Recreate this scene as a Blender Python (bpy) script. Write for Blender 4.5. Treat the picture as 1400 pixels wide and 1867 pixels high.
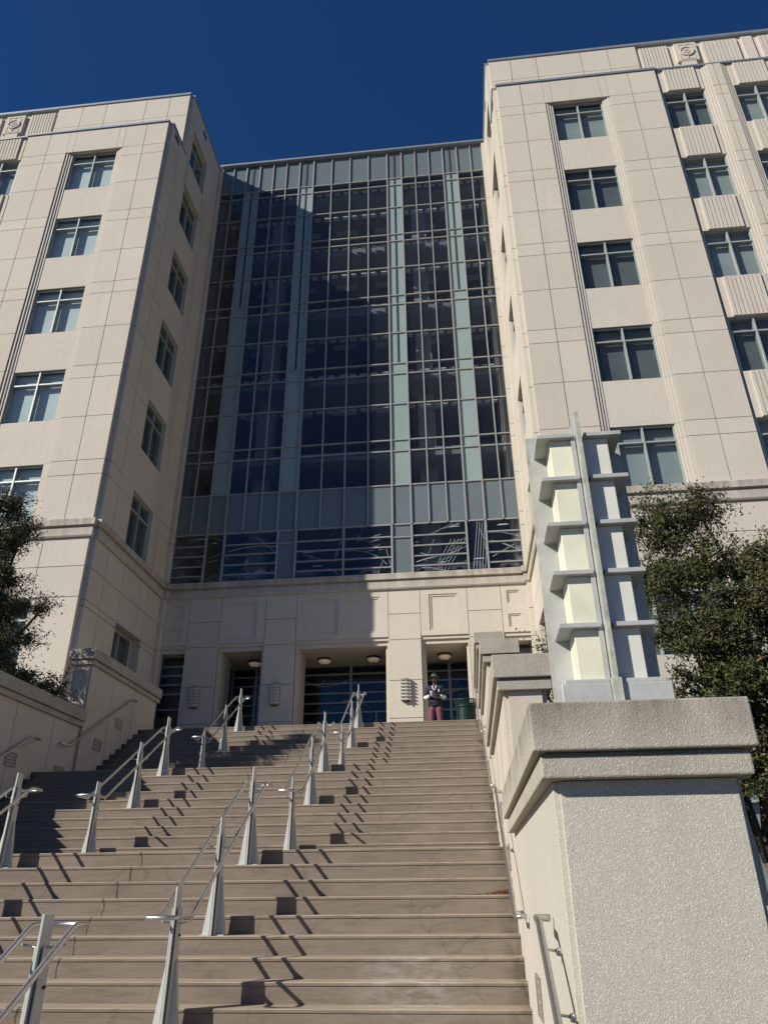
import bpy, bmesh, math, random
from mathutils import Vector, Matrix, Quaternion
R_ = random.Random(7)
sc = bpy.context.scene
for o in list(bpy.data.objects): bpy.data.objects.remove(o)
# ------------------------------------------------------------------ camera
cam = bpy.data.cameras.new('camera'); co = bpy.data.objects.new('camera', cam)
sc.collection.objects.link(co); sc.camera = co
cam.sensor_fit = 'VERTICAL'; cam.sensor_height = 24.0; cam.lens = 1348.97/1867*24.0
cam.clip_start = .05; cam.clip_end = 3000
def set_cam():
    yaw, pitch, roll = map(math.radians, (-5.827, 27.16, -0.567))
    fwd = Vector((math.sin(yaw)*math.cos(pitch), math.cos(yaw)*math.cos(pitch), math.sin(pitch)))
    right = Vector((math.cos(yaw), -math.sin(yaw), 0)); up = right.cross(fwd)
    r = right*math.cos(roll)+up*math.sin(roll); u = -right*math.sin(roll)+up*math.cos(roll)
    co.matrix_world = Matrix(((r.x, u.x, -fwd.x, 0), (r.y, u.y, -fwd.y, 0), (r.z, u.z, -fwd.z, 0), (0, 0, 0, 1)))
set_cam()
# ------------------------------------------------------------------ light
SUNV = Vector((-7.85, -5.55, 5.95)).normalized()      # towards the sun
W = bpy.data.worlds.new('World'); sc.world = W; W.use_nodes = True
nt = W.node_tree; bg = nt.nodes['Background']
sky = nt.nodes.new('ShaderNodeTexSky'); sky.sky_type = 'NISHITA'; sky.sun_disc = False
sky.sun_elevation = math.asin(SUNV.z); sky.sun_rotation = math.atan2(SUNV.x, SUNV.y)
sky.air_density = 1.0; sky.dust_density = 0.0; sky.ozone_density = 10.0
skm = nt.nodes.new('ShaderNodeMix'); skm.data_type = 'RGBA'; skm.blend_type = 'MULTIPLY'; skm.inputs[0].default_value = 1
skm.inputs[7].default_value = (.50, .80, 1.02, 1)          # deeper blue of a very dry clear sky
nt.links.new(sky.outputs[0], skm.inputs[6]); nt.links.new(skm.outputs[2], bg.inputs[0]); bg.inputs[1].default_value = 0.047
sl = bpy.data.lights.new('sun', 'SUN'); sl.energy = 4.3; sl.angle = math.radians(.53); sl.color = (1, .935, .83)
so = bpy.data.objects.new('sun', sl); sc.collection.objects.link(so)
so.rotation_mode = 'QUATERNION'; so.rotation_quaternion = SUNV.to_track_quat('Z', 'Y')
sc.view_settings.view_transform = 'Standard'; sc.view_settings.look = 'None'
sc.view_settings.exposure = 0.55; sc.view_settings.gamma = 1
# ------------------------------------------------------------------ helpers
C = sc.collection
def wloc(o):
    v = Vector((0, 0, 0))
    while o: v += o.location; o = o.parent
    return v
class MB:
    def __init__(s): s.v = []; s.f = []; s.m = []
    def quad(s, pts, mi=0):
        n = len(s.v); s.v += [tuple(p) for p in pts]; s.f.append(tuple(range(n, n+len(pts)))); s.m.append(mi)
    def box(s, x0, x1, y0, y1, z0, z1, mi=0):
        if x0 > x1: x0, x1 = x1, x0
        if y0 > y1: y0, y1 = y1, y0
        if z0 > z1: z0, z1 = z1, z0
        n = len(s.v)
        s.v += [(x0,y0,z0),(x1,y0,z0),(x1,y1,z0),(x0,y1,z0),(x0,y0,z1),(x1,y0,z1),(x1,y1,z1),(x0,y1,z1)]
        for q in ((0,3,2,1),(4,5,6,7),(0,1,5,4),(1,2,6,5),(2,3,7,6),(3,0,4,7)):
            s.f.append(tuple(n+i for i in q)); s.m.append(mi)
        return s
    def hexa(s, b, t, mi=0):            # bottom 4 pts (ccw from above), top 4 pts
        n = len(s.v); s.v += [tuple(p) for p in b]+[tuple(p) for p in t]
        for q in ((0,3,2,1),(4,5,6,7),(0,1,5,4),(1,2,6,5),(2,3,7,6),(3,0,4,7)):
            s.f.append(tuple(n+i for i in q)); s.m.append(mi)
        return s
    def tube(s, pts, rad, seg=8, mi=0, cap=True):
        pts = [Vector(p) for p in pts]; N = len(pts)
        rr = rad if isinstance(rad, (list, tuple)) else [rad]*N
        n0 = len(s.v); prev = None
        for i, p in enumerate(pts):
            if i == 0: t = pts[1]-p
            elif i == N-1: t = p-pts[i-1]
            else: t = (pts[i+1]-p).normalized()+(p-pts[i-1]).normalized()
            if t.length < 1e-9: t = Vector((0,0,1))
            t.normalize()
            if prev is None:
                a = Vector((0,0,1)) if abs(t.z) < .9 else Vector((1,0,0))
                u = t.cross(a).normalized()
            else:
                u = (prev - t*prev.dot(t)).normalized()
            prev = u; w = t.cross(u)
            for k in range(seg):
                a = 2*math.pi*k/seg
                s.v.append(tuple(p+(u*math.cos(a)+w*math.sin(a))*rr[i]))
        for i in range(N-1):
            for k in range(seg):
                a = n0+i*seg+k; b = n0+i*seg+(k+1) % seg
                s.f.append((a, b, b+seg, a+seg)); s.m.append(mi)
        if cap:
            s.f.append(tuple(n0+k for k in reversed(range(seg)))); s.m.append(mi)
            s.f.append(tuple(n0+(N-1)*seg+k for k in range(seg))); s.m.append(mi)
        return s
    def lathe(s, c, prof, seg=24, mi=0):    # prof (r,z)
        n0 = len(s.v); cx, cy, cz = c
        for r, z in prof:
            for k in range(seg):
                a = 2*math.pi*k/seg; s.v.append((cx+r*math.cos(a), cy+r*math.sin(a), cz+z))
        for i in range(len(prof)-1):
            for k in range(seg):
                a = n0+i*seg+k; b = n0+i*seg+(k+1) % seg
                s.f.append((a, b, b+seg, a+seg)); s.m.append(mi)
        return s
    def build(s, name, mats, parent=None, smooth=False, bevel=0, loc=None):
        me = bpy.data.meshes.new(name)
        off = wloc(parent) if parent else Vector((0,0,0))
        me.from_pydata([(x-off.x, y-off.y, z-off.z) for x, y, z in s.v], [], s.f)
        if not isinstance(mats, (list, tuple)): mats = [mats]
        for m in mats: me.materials.append(m)
        if len(mats) > 1: me.polygons.foreach_set('material_index', s.m)
        if smooth: me.polygons.foreach_set('use_smooth', [True]*len(me.polygons))
        me.update()
        o = bpy.data.objects.new(name, me); C.objects.link(o)
        if parent: o.parent = parent
        if bevel:
            b = o.modifiers.new('bevel', 'BEVEL'); b.width = bevel; b.segments = 2; b.limit_method = 'ANGLE'
        return o
def tag(o, label=None, cat=None, group=None, kind=None):
    if label: o['label'] = label
    if cat: o['category'] = cat
    if group: o['group'] = group
    if kind: o['kind'] = kind
    return o
def thing(name, loc, label, cat, group=None):
    o = bpy.data.objects.new(name, None); C.objects.link(o); o.location = loc
    o.empty_display_size = .2
    return tag(o, label, cat, group)
def copy_tree(o, parent=None):
    c = o.copy(); C.objects.link(c); c.parent = parent
    for ch in [x for x in bpy.data.objects if x.parent == o]: copy_tree(ch, c)
    return c
# ------------------------------------------------------------------ materials
def newmat(name):
    m = bpy.data.materials.new(name); m.use_nodes = True
    return m, m.node_tree, m.node_tree.nodes['Principled BSDF']
def plain(name, col, rough=.6, metal=0, noise=0, nscale=3, bump=0, bscale=40, emit=0):
    m, t, p = newmat(name); p.inputs['Roughness'].default_value = rough; p.inputs['Metallic'].default_value = metal
    p.inputs['Base Color'].default_value = (*col, 1)
    tc = t.nodes.new('ShaderNodeTexCoord')
    if noise:
        n = t.nodes.new('ShaderNodeTexNoise'); n.inputs['Scale'].default_value = nscale; n.inputs['Detail'].default_value = 6
        n.inputs['Roughness'].default_value = .65
        t.links.new(tc.outputs['Object'], n.inputs['Vector'])
        r = t.nodes.new('ShaderNodeValToRGB'); r.color_ramp.elements[0].position = .3; r.color_ramp.elements[1].position = .7
        r.color_ramp.elements[0].color = (*[c*(1-noise) for c in col], 1); r.color_ramp.elements[1].color = (*[min(1, c*(1+noise)) for c in col], 1)
        t.links.new(n.outputs[0], r.inputs[0]); t.links.new(r.outputs[0], p.inputs['Base Color'])
    if bump:
        n = t.nodes.new('ShaderNodeTexNoise'); n.inputs['Scale'].default_value = bscale; n.inputs['Detail'].default_value = 4
        t.links.new(tc.outputs['Object'], n.inputs['Vector'])
        b = t.nodes.new('ShaderNodeBump'); b.inputs['Strength'].default_value = bump; b.inputs['Distance'].default_value = .01
        t.links.new(n.outputs[0], b.inputs['Height']); t.links.new(b.outputs[0], p.inputs['Normal'])
    if emit:
        p.inputs['Emission Color'].default_value = (*col, 1); p.inputs['Emission Strength'].default_value = emit
    return m
def mix(t, a, b, fac, mode='MIX'):
    n = t.nodes.new('ShaderNodeMix'); n.data_type = 'RGBA'; n.blend_type = mode
    for s, x in ((0, fac), (6, a), (7, b)):
        if hasattr(x, 'is_output') or isinstance(x, bpy.types.NodeSocket): t.links.new(x, n.inputs[s])
        elif isinstance(x, (int, float)): n.inputs[s].default_value = x
        else: n.inputs[s].default_value = (*x, 1)
    return n.outputs[2]
def ramp(t, src, p0, p1, v0=0, v1=1):
    n = t.nodes.new('ShaderNodeMapRange'); n.inputs[1].default_value = p0; n.inputs[2].default_value = p1
    n.inputs[3].default_value = v0; n.inputs[4].default_value = v1; t.links.new(src, n.inputs[0]); return n.outputs[0]
def noise(t, vec, scale, detail=4, rough=.6, stretch=None):
    n = t.nodes.new('ShaderNodeTexNoise'); n.inputs['Scale'].default_value = scale; n.inputs['Detail'].default_value = detail
    n.inputs['Roughness'].default_value = rough
    if stretch:
        mp = t.nodes.new('ShaderNodeMapping'); mp.inputs['Scale'].default_value = stretch
        t.links.new(vec, mp.inputs['Vector']); vec = mp.outputs[0]
    t.links.new(vec, n.inputs['Vector']); return n.outputs[0]
def concrete(name, col, var=.06, pebble=0, pscale=60, stain=0, streak=0, bump=.25, grain=.05, gscale=22, topdirt=None, island=0):
    m, t, p = newmat(name); p.inputs['Roughness'].default_value = .85; p.inputs['Specular IOR Level'].default_value = .2
    tc = t.nodes.new('ShaderNodeTexCoord'); v = tc.outputs['Object']
    c = mix(t, [x*(1-var) for x in col], [x*(1+var) for x in col], ramp(t, noise(t, v, .6, 5), .3, .7))
    c = mix(t, c, [x*.82 for x in col], ramp(t, noise(t, v, gscale, 5, .7), .45, .8, 0, grain*6))
    h = noise(t, v, gscale*2, 5, .7)
    if island:
        gi = t.nodes.new('ShaderNodeNewGeometry'); c = mix(t, c, [x*.88 for x in col], ramp(t, gi.outputs['Random Per Island'], 0, 1, 0, island))
    if streak:
        c = mix(t, c, [x*.55 for x in col], ramp(t, noise(t, v, 1.0, 5, .6, (5, 5, .35)), .52, .8, 0, streak))
    if stain:
        c = mix(t, c, [col[0]*.42, col[1]*.4, col[2]*.38], ramp(t, noise(t, v, 1.7, 7, .7), .46, .74, 0, stain))
    if pebble:
        vo = t.nodes.new('ShaderNodeTexVoronoi'); vo.inputs['Scale'].default_value = pscale
        t.links.new(v, vo.inputs['Vector'])
        sep = t.nodes.new('ShaderNodeSeparateColor'); t.links.new(vo.outputs['Color'], sep.inputs[0])
        pc = mix(t, [x*.74 for x in col], [min(.85, x*1.6) for x in col], ramp(t, sep.outputs[0], .1, .9))
        edge = ramp(t, vo.outputs['Distance'], .25, .6, 1, 0)
        sel = ramp(t, sep.outputs[1], .45, .5, 0, pebble)
        mm = t.nodes.new('ShaderNodeMath'); mm.operation = 'MULTIPLY'; t.links.new(edge, mm.inputs[0]); t.links.new(sel, mm.inputs[1])
        c = mix(t, c, pc, mm.outputs[0])
        ad = t.nodes.new('ShaderNodeMath'); ad.operation = 'ADD'; t.links.new(h, ad.inputs[0]); t.links.new(mm.outputs[0], ad.inputs[1]); h = ad.outputs[0]
    if topdirt:      # dirt gathered on the upper edge of caps and cornices: dark streaks reaching down from given heights
        sx = t.nodes.new('ShaderNodeSeparateXYZ'); t.links.new(v, sx.inputs[0])
        f = ramp(t, sx.outputs[2], topdirt[0], topdirt[1], 0, 1)
        st = ramp(t, noise(t, v, 1.0, 5, .7, (3.5, 3.5, .5)), .38, .62, 0, 1)
        mm = t.nodes.new('ShaderNodeMath'); mm.operation = 'MULTIPLY'; t.links.new(f, mm.inputs[0]); t.links.new(st, mm.inputs[1])
        m2 = t.nodes.new('ShaderNodeMath'); m2.operation = 'MULTIPLY'; t.links.new(mm.outputs[0], m2.inputs[0]); m2.inputs[1].default_value = topdirt[2]
        c = mix(t, c, [col[0]*.38, col[1]*.37, col[2]*.36], m2.outputs[0])
    t.links.new(c, p.inputs['Base Color'])
    b = t.nodes.new('ShaderNodeBump'); b.inputs['Strength'].default_value = bump; b.inputs['Distance'].default_value = .004
    t.links.new(h, b.inputs['Height']); t.links.new(b.outputs[0], p.inputs['Normal'])
    return m
def glassmat(name, tint, refl=.9, trans=.5, rough=.015, wav=.02):
    m = bpy.data.materials.new(name); m.use_nodes = True; t = m.node_tree; t.nodes.clear()
    out = t.nodes.new('ShaderNodeOutputMaterial')
    tr = t.nodes.new('ShaderNodeBsdfTransparent'); tr.inputs[0].default_value = (*tint, 1)
    df = t.nodes.new('ShaderNodeBsdfDiffuse'); df.inputs[0].default_value = (*[x*.06 for x in tint], 1)
    gl = t.nodes.new('ShaderNodeBsdfGlossy'); gl.inputs[0].default_value = (refl, refl, refl, 1); gl.inputs['Roughness'].default_value = rough
    tc = t.nodes.new('ShaderNodeTexCoord'); n = t.nodes.new('ShaderNodeTexNoise'); n.inputs['Scale'].default_value = .9; n.inputs['Detail'].default_value = 2
    t.links.new(tc.outputs['Object'], n.inputs['Vector'])
    b = t.nodes.new('ShaderNodeBump'); b.inputs['Strength'].default_value = wav; b.inputs['Distance'].default_value = .1
    t.links.new(n.outputs[0], b.inputs['Height']); t.links.new(b.outputs[0], gl.inputs['Normal'])
    fr0 = t.nodes.new('ShaderNodeFresnel'); fr0.inputs[0].default_value = 1.55
    gm = t.nodes.new('ShaderNodeNewGeometry'); fr = t.nodes.new('ShaderNodeMath'); fr.operation = 'MULTIPLY'
    iv = t.nodes.new('ShaderNodeMath'); iv.operation = 'SUBTRACT'; iv.inputs[0].default_value = 1
    t.links.new(gm.outputs['Backfacing'], iv.inputs[1]); t.links.new(fr0.outputs[0], fr.inputs[0]); t.links.new(iv.outputs[0], fr.inputs[1])
    m1 = t.nodes.new('ShaderNodeMixShader'); m1.inputs[0].default_value = trans
    t.links.new(df.outputs[0], m1.inputs[1]); t.links.new(tr.outputs[0], m1.inputs[2])
    m2 = t.nodes.new('ShaderNodeMixShader'); t.links.new(fr.outputs[0], m2.inputs[0])
    t.links.new(m1.outputs[0], m2.inputs[1]); t.links.new(gl.outputs[0], m2.inputs[2])
    t.links.new(m2.outputs[0], out.inputs[0]); return m
def stepmat(tread=False):
    m, t, p = newmat('trodden pale step tread' if tread else 'worn brown step riser'); p.inputs['Roughness'].default_value = .85; p.inputs['Specular IOR Level'].default_value = .15
    tc = t.nodes.new('ShaderNodeTexCoord'); v = tc.outputs['Object']
    base = (.202, .168, .134)
    c = mix(t, [x*.86 for x in base], [x*1.14 for x in base], ramp(t, noise(t, v, 1.3, 6, .7, (.7, 2.5, 2.5)), .3, .7))
    c = mix(t, c, [x*.62 for x in base], ramp(t, noise(t, v, 9, 6, .75, (.25, 3, 2.2)), .47, .75, 0, .8))
    c = mix(t, c, (.25, .20, .178), ramp(t, noise(t, v, .8, 5, .7, (.8, 2, 2)), .6, .78, 0, .55))
    c = mix(t, c, (.075, .062, .05), ramp(t, noise(t, v, 1.1, 8, .75, (.9, 1.4, 4)), .60, .80, 0, .75))
    # pale scuffed patch low on the right
    g = t.nodes.new('ShaderNodeTexGradient'); g.gradient_type = 'SPHERICAL'
    mp = t.nodes.new('ShaderNodeMapping'); mp.vector_type = 'POINT'; mp.inputs['Location'].default_value = (.55*1.5, -7.75*1.5, .72*1.8)
    mp.inputs['Scale'].default_value = (1.5, 1.5, 1.8); t.links.new(v, mp.inputs[0]); t.links.new(mp.outputs[0], g.inputs[0])
    mm = t.nodes.new('ShaderNodeMath'); mm.operation = 'MULTIPLY'; t.links.new(g.outputs[0], mm.inputs[0])
    t.links.new(ramp(t, noise(t, v, 5, 6, .7, (1, 3, 3)), .42, .62, 0, 1.5), mm.inputs[1]); mm.use_clamp = True
    c = mix(t, c, (.28, .25, .235), mm.outputs[0])
    # crack running up the middle, grime against the side walls, short joints
    sx = t.nodes.new('ShaderNodeSeparateXYZ'); t.links.new(v, sx.inputs[0])
    for w0, w1 in ((.22, .43), (-8.15, -8.38)):
        m3 = t.nodes.new('ShaderNodeMath'); m3.operation = 'MULTIPLY'; t.links.new(ramp(t, sx.outputs[0], w0, w1), m3.inputs[0])
        t.links.new(ramp(t, noise(t, v, 6, 5, .7), .35, .6), m3.inputs[1]); c = mix(t, c, (.07, .06, .045), m3.outputs[0])
    # hairline cracks
    vo = t.nodes.new('ShaderNodeTexVoronoi'); vo.feature = 'DISTANCE_TO_EDGE'; vo.inputs['Scale'].default_value = .75
    mpv = t.nodes.new('ShaderNodeMapping'); mpv.inputs['Scale'].default_value = (1, .6, .6)
    nz = t.nodes.new('ShaderNodeTexNoise'); nz.inputs['Scale'].default_value = 3; t.links.new(v, nz.inputs['Vector'])
    adv = t.nodes.new('ShaderNodeVectorMath'); adv.operation = 'MULTIPLY_ADD'; adv.inputs[1].default_value = (.35, .35, .35)
    t.links.new(nz.outputs['Color'], adv.inputs[0]); t.links.new(v, adv.inputs[2]); t.links.new(adv.outputs[0], mpv.inputs[0]); t.links.new(mpv.outputs[0], vo.inputs['Vector'])
    c = mix(t, c, (.075, .065, .05), ramp(t, vo.outputs['Distance'], .002, .007, .28, 0))
    nn = noise(t, v, 3.2, 4, .6)
    a = t.nodes.new('ShaderNodeMath'); a.operation = 'MULTIPLY_ADD'; a.inputs[1].default_value = .22; a.inputs[2].default_value = 3.89
    t.links.new(nn, a.inputs[0])
    s2 = t.nodes.new('ShaderNodeMath'); s2.operation = 'ADD'; t.links.new(sx.outputs[0], s2.inputs[0]); t.links.new(a.outputs[0], s2.inputs[1])
    ab = t.nodes.new('ShaderNodeMath'); ab.operation = 'ABSOLUTE'; t.links.new(s2.outputs[0], ab.inputs[0])
    c = mix(t, c, (.06, .05, .04), ramp(t, ab.outputs[0], .006, .016, .85, 0))
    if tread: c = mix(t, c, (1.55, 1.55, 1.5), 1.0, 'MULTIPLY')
    t.links.new(c, p.inputs['Base Color'])
    b = t.nodes.new('ShaderNodeBump'); b.inputs['Strength'].default_value = .55; b.inputs['Distance'].default_value = .008
    t.links.new(noise(t, v, 16, 7, .75, (.35, 2, 2)), b.inputs['Height']); t.links.new(b.outputs[0], p.inputs['Normal'])
    return m
def leafmat(name, c0, c1, c2):
    m, t, p = newmat(name); p.inputs['Roughness'].default_value = .6; p.inputs['Specular IOR Level'].default_value = .3
    g = t.nodes.new('ShaderNodeNewGeometry')
    r = t.nodes.new('ShaderNodeValToRGB'); r.color_ramp.elements[0].color = (*c0, 1); r.color_ramp.elements[1].color = (*c1, 1)
    e = r.color_ramp.elements.new(.86); e.color = (*c1, 1); r.color_ramp.elements[-1].color = (*c2, 1)
    t.links.new(g.outputs['Random Per Island'], r.inputs[0]); t.links.new(r.outputs[0], p.inputs['Base Color'])
    return m
M = {}
M['wall'] = concrete('warm buff precast concrete', (.535, .488, .420), var=.045, pebble=.45, pscale=45, streak=.16, bump=.2, grain=.05, island=.55)
M['cornice'] = concrete('weathered buff cornice concrete', (.46, .42, .365), var=.08, pebble=.5, pscale=45, stain=.25, streak=.35, bump=.3, topdirt=(5.65, 6.45, .75))
M['pier'] = concrete('exposed pebble concrete', (.455, .43, .375), var=.06, pebble=.9, pscale=145, streak=.22, stain=.08, bump=.3, grain=.06, gscale=30)
M['cap'] = concrete('dirty exposed aggregate concrete', (.36, .335, .285), var=.12, pebble=.85, pscale=105, stain=.5, streak=.5, bump=.42, grain=.1, gscale=30)
M['capn'] = concrete('dirty pier cap concrete', (.40, .37, .31), var=.10, pebble=.85, pscale=115, stain=.30, streak=.45, bump=.5, grain=.1, gscale=30, topdirt=(2.36, 2.56, .95))
M['stairwall'] = concrete('smooth buff concrete with faint streaks', (.50, .452, .382), var=.05, pebble=.35, pscale=90, streak=.18, stain=.10, bump=.3)
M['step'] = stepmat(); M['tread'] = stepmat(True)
M['plaza'] = concrete('grey brown paving concrete', (.27, .235, .195), var=.1, stain=.3)
M['ground'] = concrete('ground concrete', (.13, .12, .10), var=.1, stain=.3)
M['soil'] = plain('planter soil', (.06, .045, .03), .95, noise=.4, bump=.6)
M['mull'] = plain('pale aluminium mullion paint', (.30, .30, .28), .45, .25, noise=.06)
M['winframe'] = plain('grey green window frame paint', (.36, .385, .37), .45, .15, noise=.05)
M['coping'] = plain('blue grey metal coping', (.33, .37, .42), .4, .5, noise=.08)
M['glassC'] = glassmat('dark curtain glass', (.83, .87, .92), .95, .91, .008, .03)
M['glassW'] = glassmat('teal window glass', (.90, .94, .945), .95, .93, .01, .05)
M['glassD'] = glassmat('door glass', (.7, .74, .78), .95, .8, .01, .04)
M['green'] = plain('pale green spandrel glass', (.235, .305, .298), .2, 0, noise=.05, nscale=.7)
M['blue'] = plain('blue grey spandrel glass', (.125, .155, .168), .2, 0, noise=.05, nscale=.7)
M['slot'] = plain('dark slot metal', (.03, .035, .035), .5)
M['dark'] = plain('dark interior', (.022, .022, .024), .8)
M['intw'] = plain('interior wall paint', (.44, .41, .34), .8, noise=.1)
M['slab'] = plain('ceiling tile', (.30, .30, .28), .8)
M['shelf'] = plain('white light shelf paint', (.75, .75, .72), .5)
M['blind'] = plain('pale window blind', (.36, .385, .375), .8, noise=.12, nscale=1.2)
M['blind_reflect'] = plain('window blind with painted reflection', (.74, .77, .76), .8, noise=.08, nscale=1.2)  # left-wing window reflections put into a brighter blind colour
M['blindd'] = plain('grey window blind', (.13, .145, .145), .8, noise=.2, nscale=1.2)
M['etch_reflect'] = plain('etching and painted reflections on glass', (.30, .34, .38), .5)  # etching on the curtain wall band, painted reflections on the door glass
M['steel'] = plain('brushed stainless steel', (.56, .55, .53), .36, .95, noise=.05, nscale=12, bump=.1, bscale=90)
M['post'] = plain('pale satin metal paint', (.43, .44, .42), .5, .0, noise=.06, nscale=9)
M['lampm'] = plain('blue grey galvanised plate', (.40, .41, .395), .5, .1, noise=.15, nscale=4, bump=.15, bscale=25)
M['lampe'] = plain('lichen stained plate edge', (.36, .37, .31), .7, 0, noise=.35, nscale=9)
M['shade'] = plain('yellowed acrylic shade', (.66, .65, .51), .5, 0, noise=.14, nscale=2.2)
M['shadew'] = plain('off white acrylic shade', (.60, .60, .54), .5, 0, noise=.06, nscale=2.5)
M['scon'] = plain('sconce pale green metal', (.37, .37, .29), .5, .1, noise=.1)
M['bronze'] = plain('dark bronze metal', (.06, .05, .04), .4, .6)
M['bulbg'] = plain('lit frosted bowl glass', (1.0, .84, .60), .4, emit=.05)
M['bin'] = plain('dark green painted steel', (.006, .030, .022), .45, .1, noise=.1)
M['binl'] = plain('black bin liner', (.01, .012, .012), .5)
M['bark'] = plain('grey brown bark', (.11, .09, .07), .9, noise=.35, nscale=8, bump=.8)
M['leafR'] = leafmat('olive evergreen leaves', (.024, .033, .011), (.082, .092, .026), (.17, .12, .05))
M['leafL'] = leafmat('dark evergreen leaves', (.026, .034, .016), (.066, .076, .034), (.11, .11, .06))
M['litter'] = leafmat('rust brown dead leaves', (.10, .03, .015), (.24, .07, .03), (.30, .15, .06))
M['skin'] = plain('dark brown skin', (.055, .028, .018), .5, noise=.1)
M['jacket'] = plain('navy cloth', (.022, .022, .042), .85, noise=.2, nscale=14, bump=.4, bscale=30)
M['sleeve'] = plain('white cloth', (.75, .74, .76), .85, bump=.4, bscale=30)
M['pants'] = plain('faded maroon cloth', (.15, .05, .062), .85, noise=.2, nscale=12, bump=.4, bscale=30)
M['hat'] = plain('charcoal felt', (.03, .028, .028), .8)
M['band'] = plain('grey hat band', (.16, .15, .15), .8)
M['cup'] = plain('white paper cup', (.80, .79, .78), .6)
M['shoe'] = plain('black leather', (.02, .02, .02), .5)
M['plate'] = plain('grey step light plate', (.27, .25, .22), .6, .3, noise=.15)
# ------------------------------------------------------------------ steps profile
T, RZ = .28, .167
def nos(n):
    if n < 0: return 5.05+(n+1)*T, -.877+n*RZ
    return 7.36+n*T+(1.91 if n > 8 else 0)+(1.80 if n > 18 else 0), -.877+n*RZ
XL, XR = -8.40, .43
GZ = -1.712
# ground, plaza
g = MB(); g.quad([(-600,-600,GZ-.004),(600,-600,GZ-.004),(600,900,GZ-.004),(-600,900,GZ-.004)]); tag(g.build('ground', M['ground']), kind='structure')
s = MB()
prof = [(nos(-4)[0], GZ-.3)]
for n in range(-4, 29):
    y, z = nos(n)
    prof += [(y+.005, z-RZ), (y+.005, z-.040), (y+.009, z-.036), (y+.009, z-.031), (y, z-.027), (y, z-.007), (y+.007, z)]
prof += [(19.3, nos(28)[1]), (19.3, GZ-.3)]
x0, x1 = XL-.02, XR+.02
NX = 60
for i in range(len(prof)-1):
    (ya, za), (yb, zb) = prof[i], prof[i+1]
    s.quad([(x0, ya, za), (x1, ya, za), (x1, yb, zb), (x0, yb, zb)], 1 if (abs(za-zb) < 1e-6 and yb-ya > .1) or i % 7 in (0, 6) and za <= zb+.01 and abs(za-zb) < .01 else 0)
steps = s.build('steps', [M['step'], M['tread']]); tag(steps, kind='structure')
TOPZ = nos(28)[1]
s = MB(); s.box(-11.2, 3.0, 19.3, 30, GZ, TOPZ); tag(s.build('plaza', M['plaza']), kind='structure')
# ------------------------------------------------------------------ panelled wall helper
GAP = .011
def cells(lines): return list(zip(lines[:-1], lines[1:]))
def panels(mb, fn, us, zs, skip, depth=.11, front=lambda u, z: 0, gap=GAP, mi=0):
    """fn(u,d,z)->xyz ; d = distance behind the face. builds one slab per cell with open joints"""
    for (u0, u1) in cells(us):
        for (z0, z1) in cells(zs):
            uc, zc = (u0+u1)/2, (z0+z1)/2
            if skip(uc, zc): continue
            f = front(uc, zc)
            a, b, c, d = u0+gap, u1-gap, z0+gap, z1-gap
            p = fn(a, f, c); q = fn(b, depth, d)
            mb.box(p[0], q[0], p[1], q[1], p[2], q[2], mi)
AX = -4.03
F = 19.05; BK = 20.45
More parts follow.
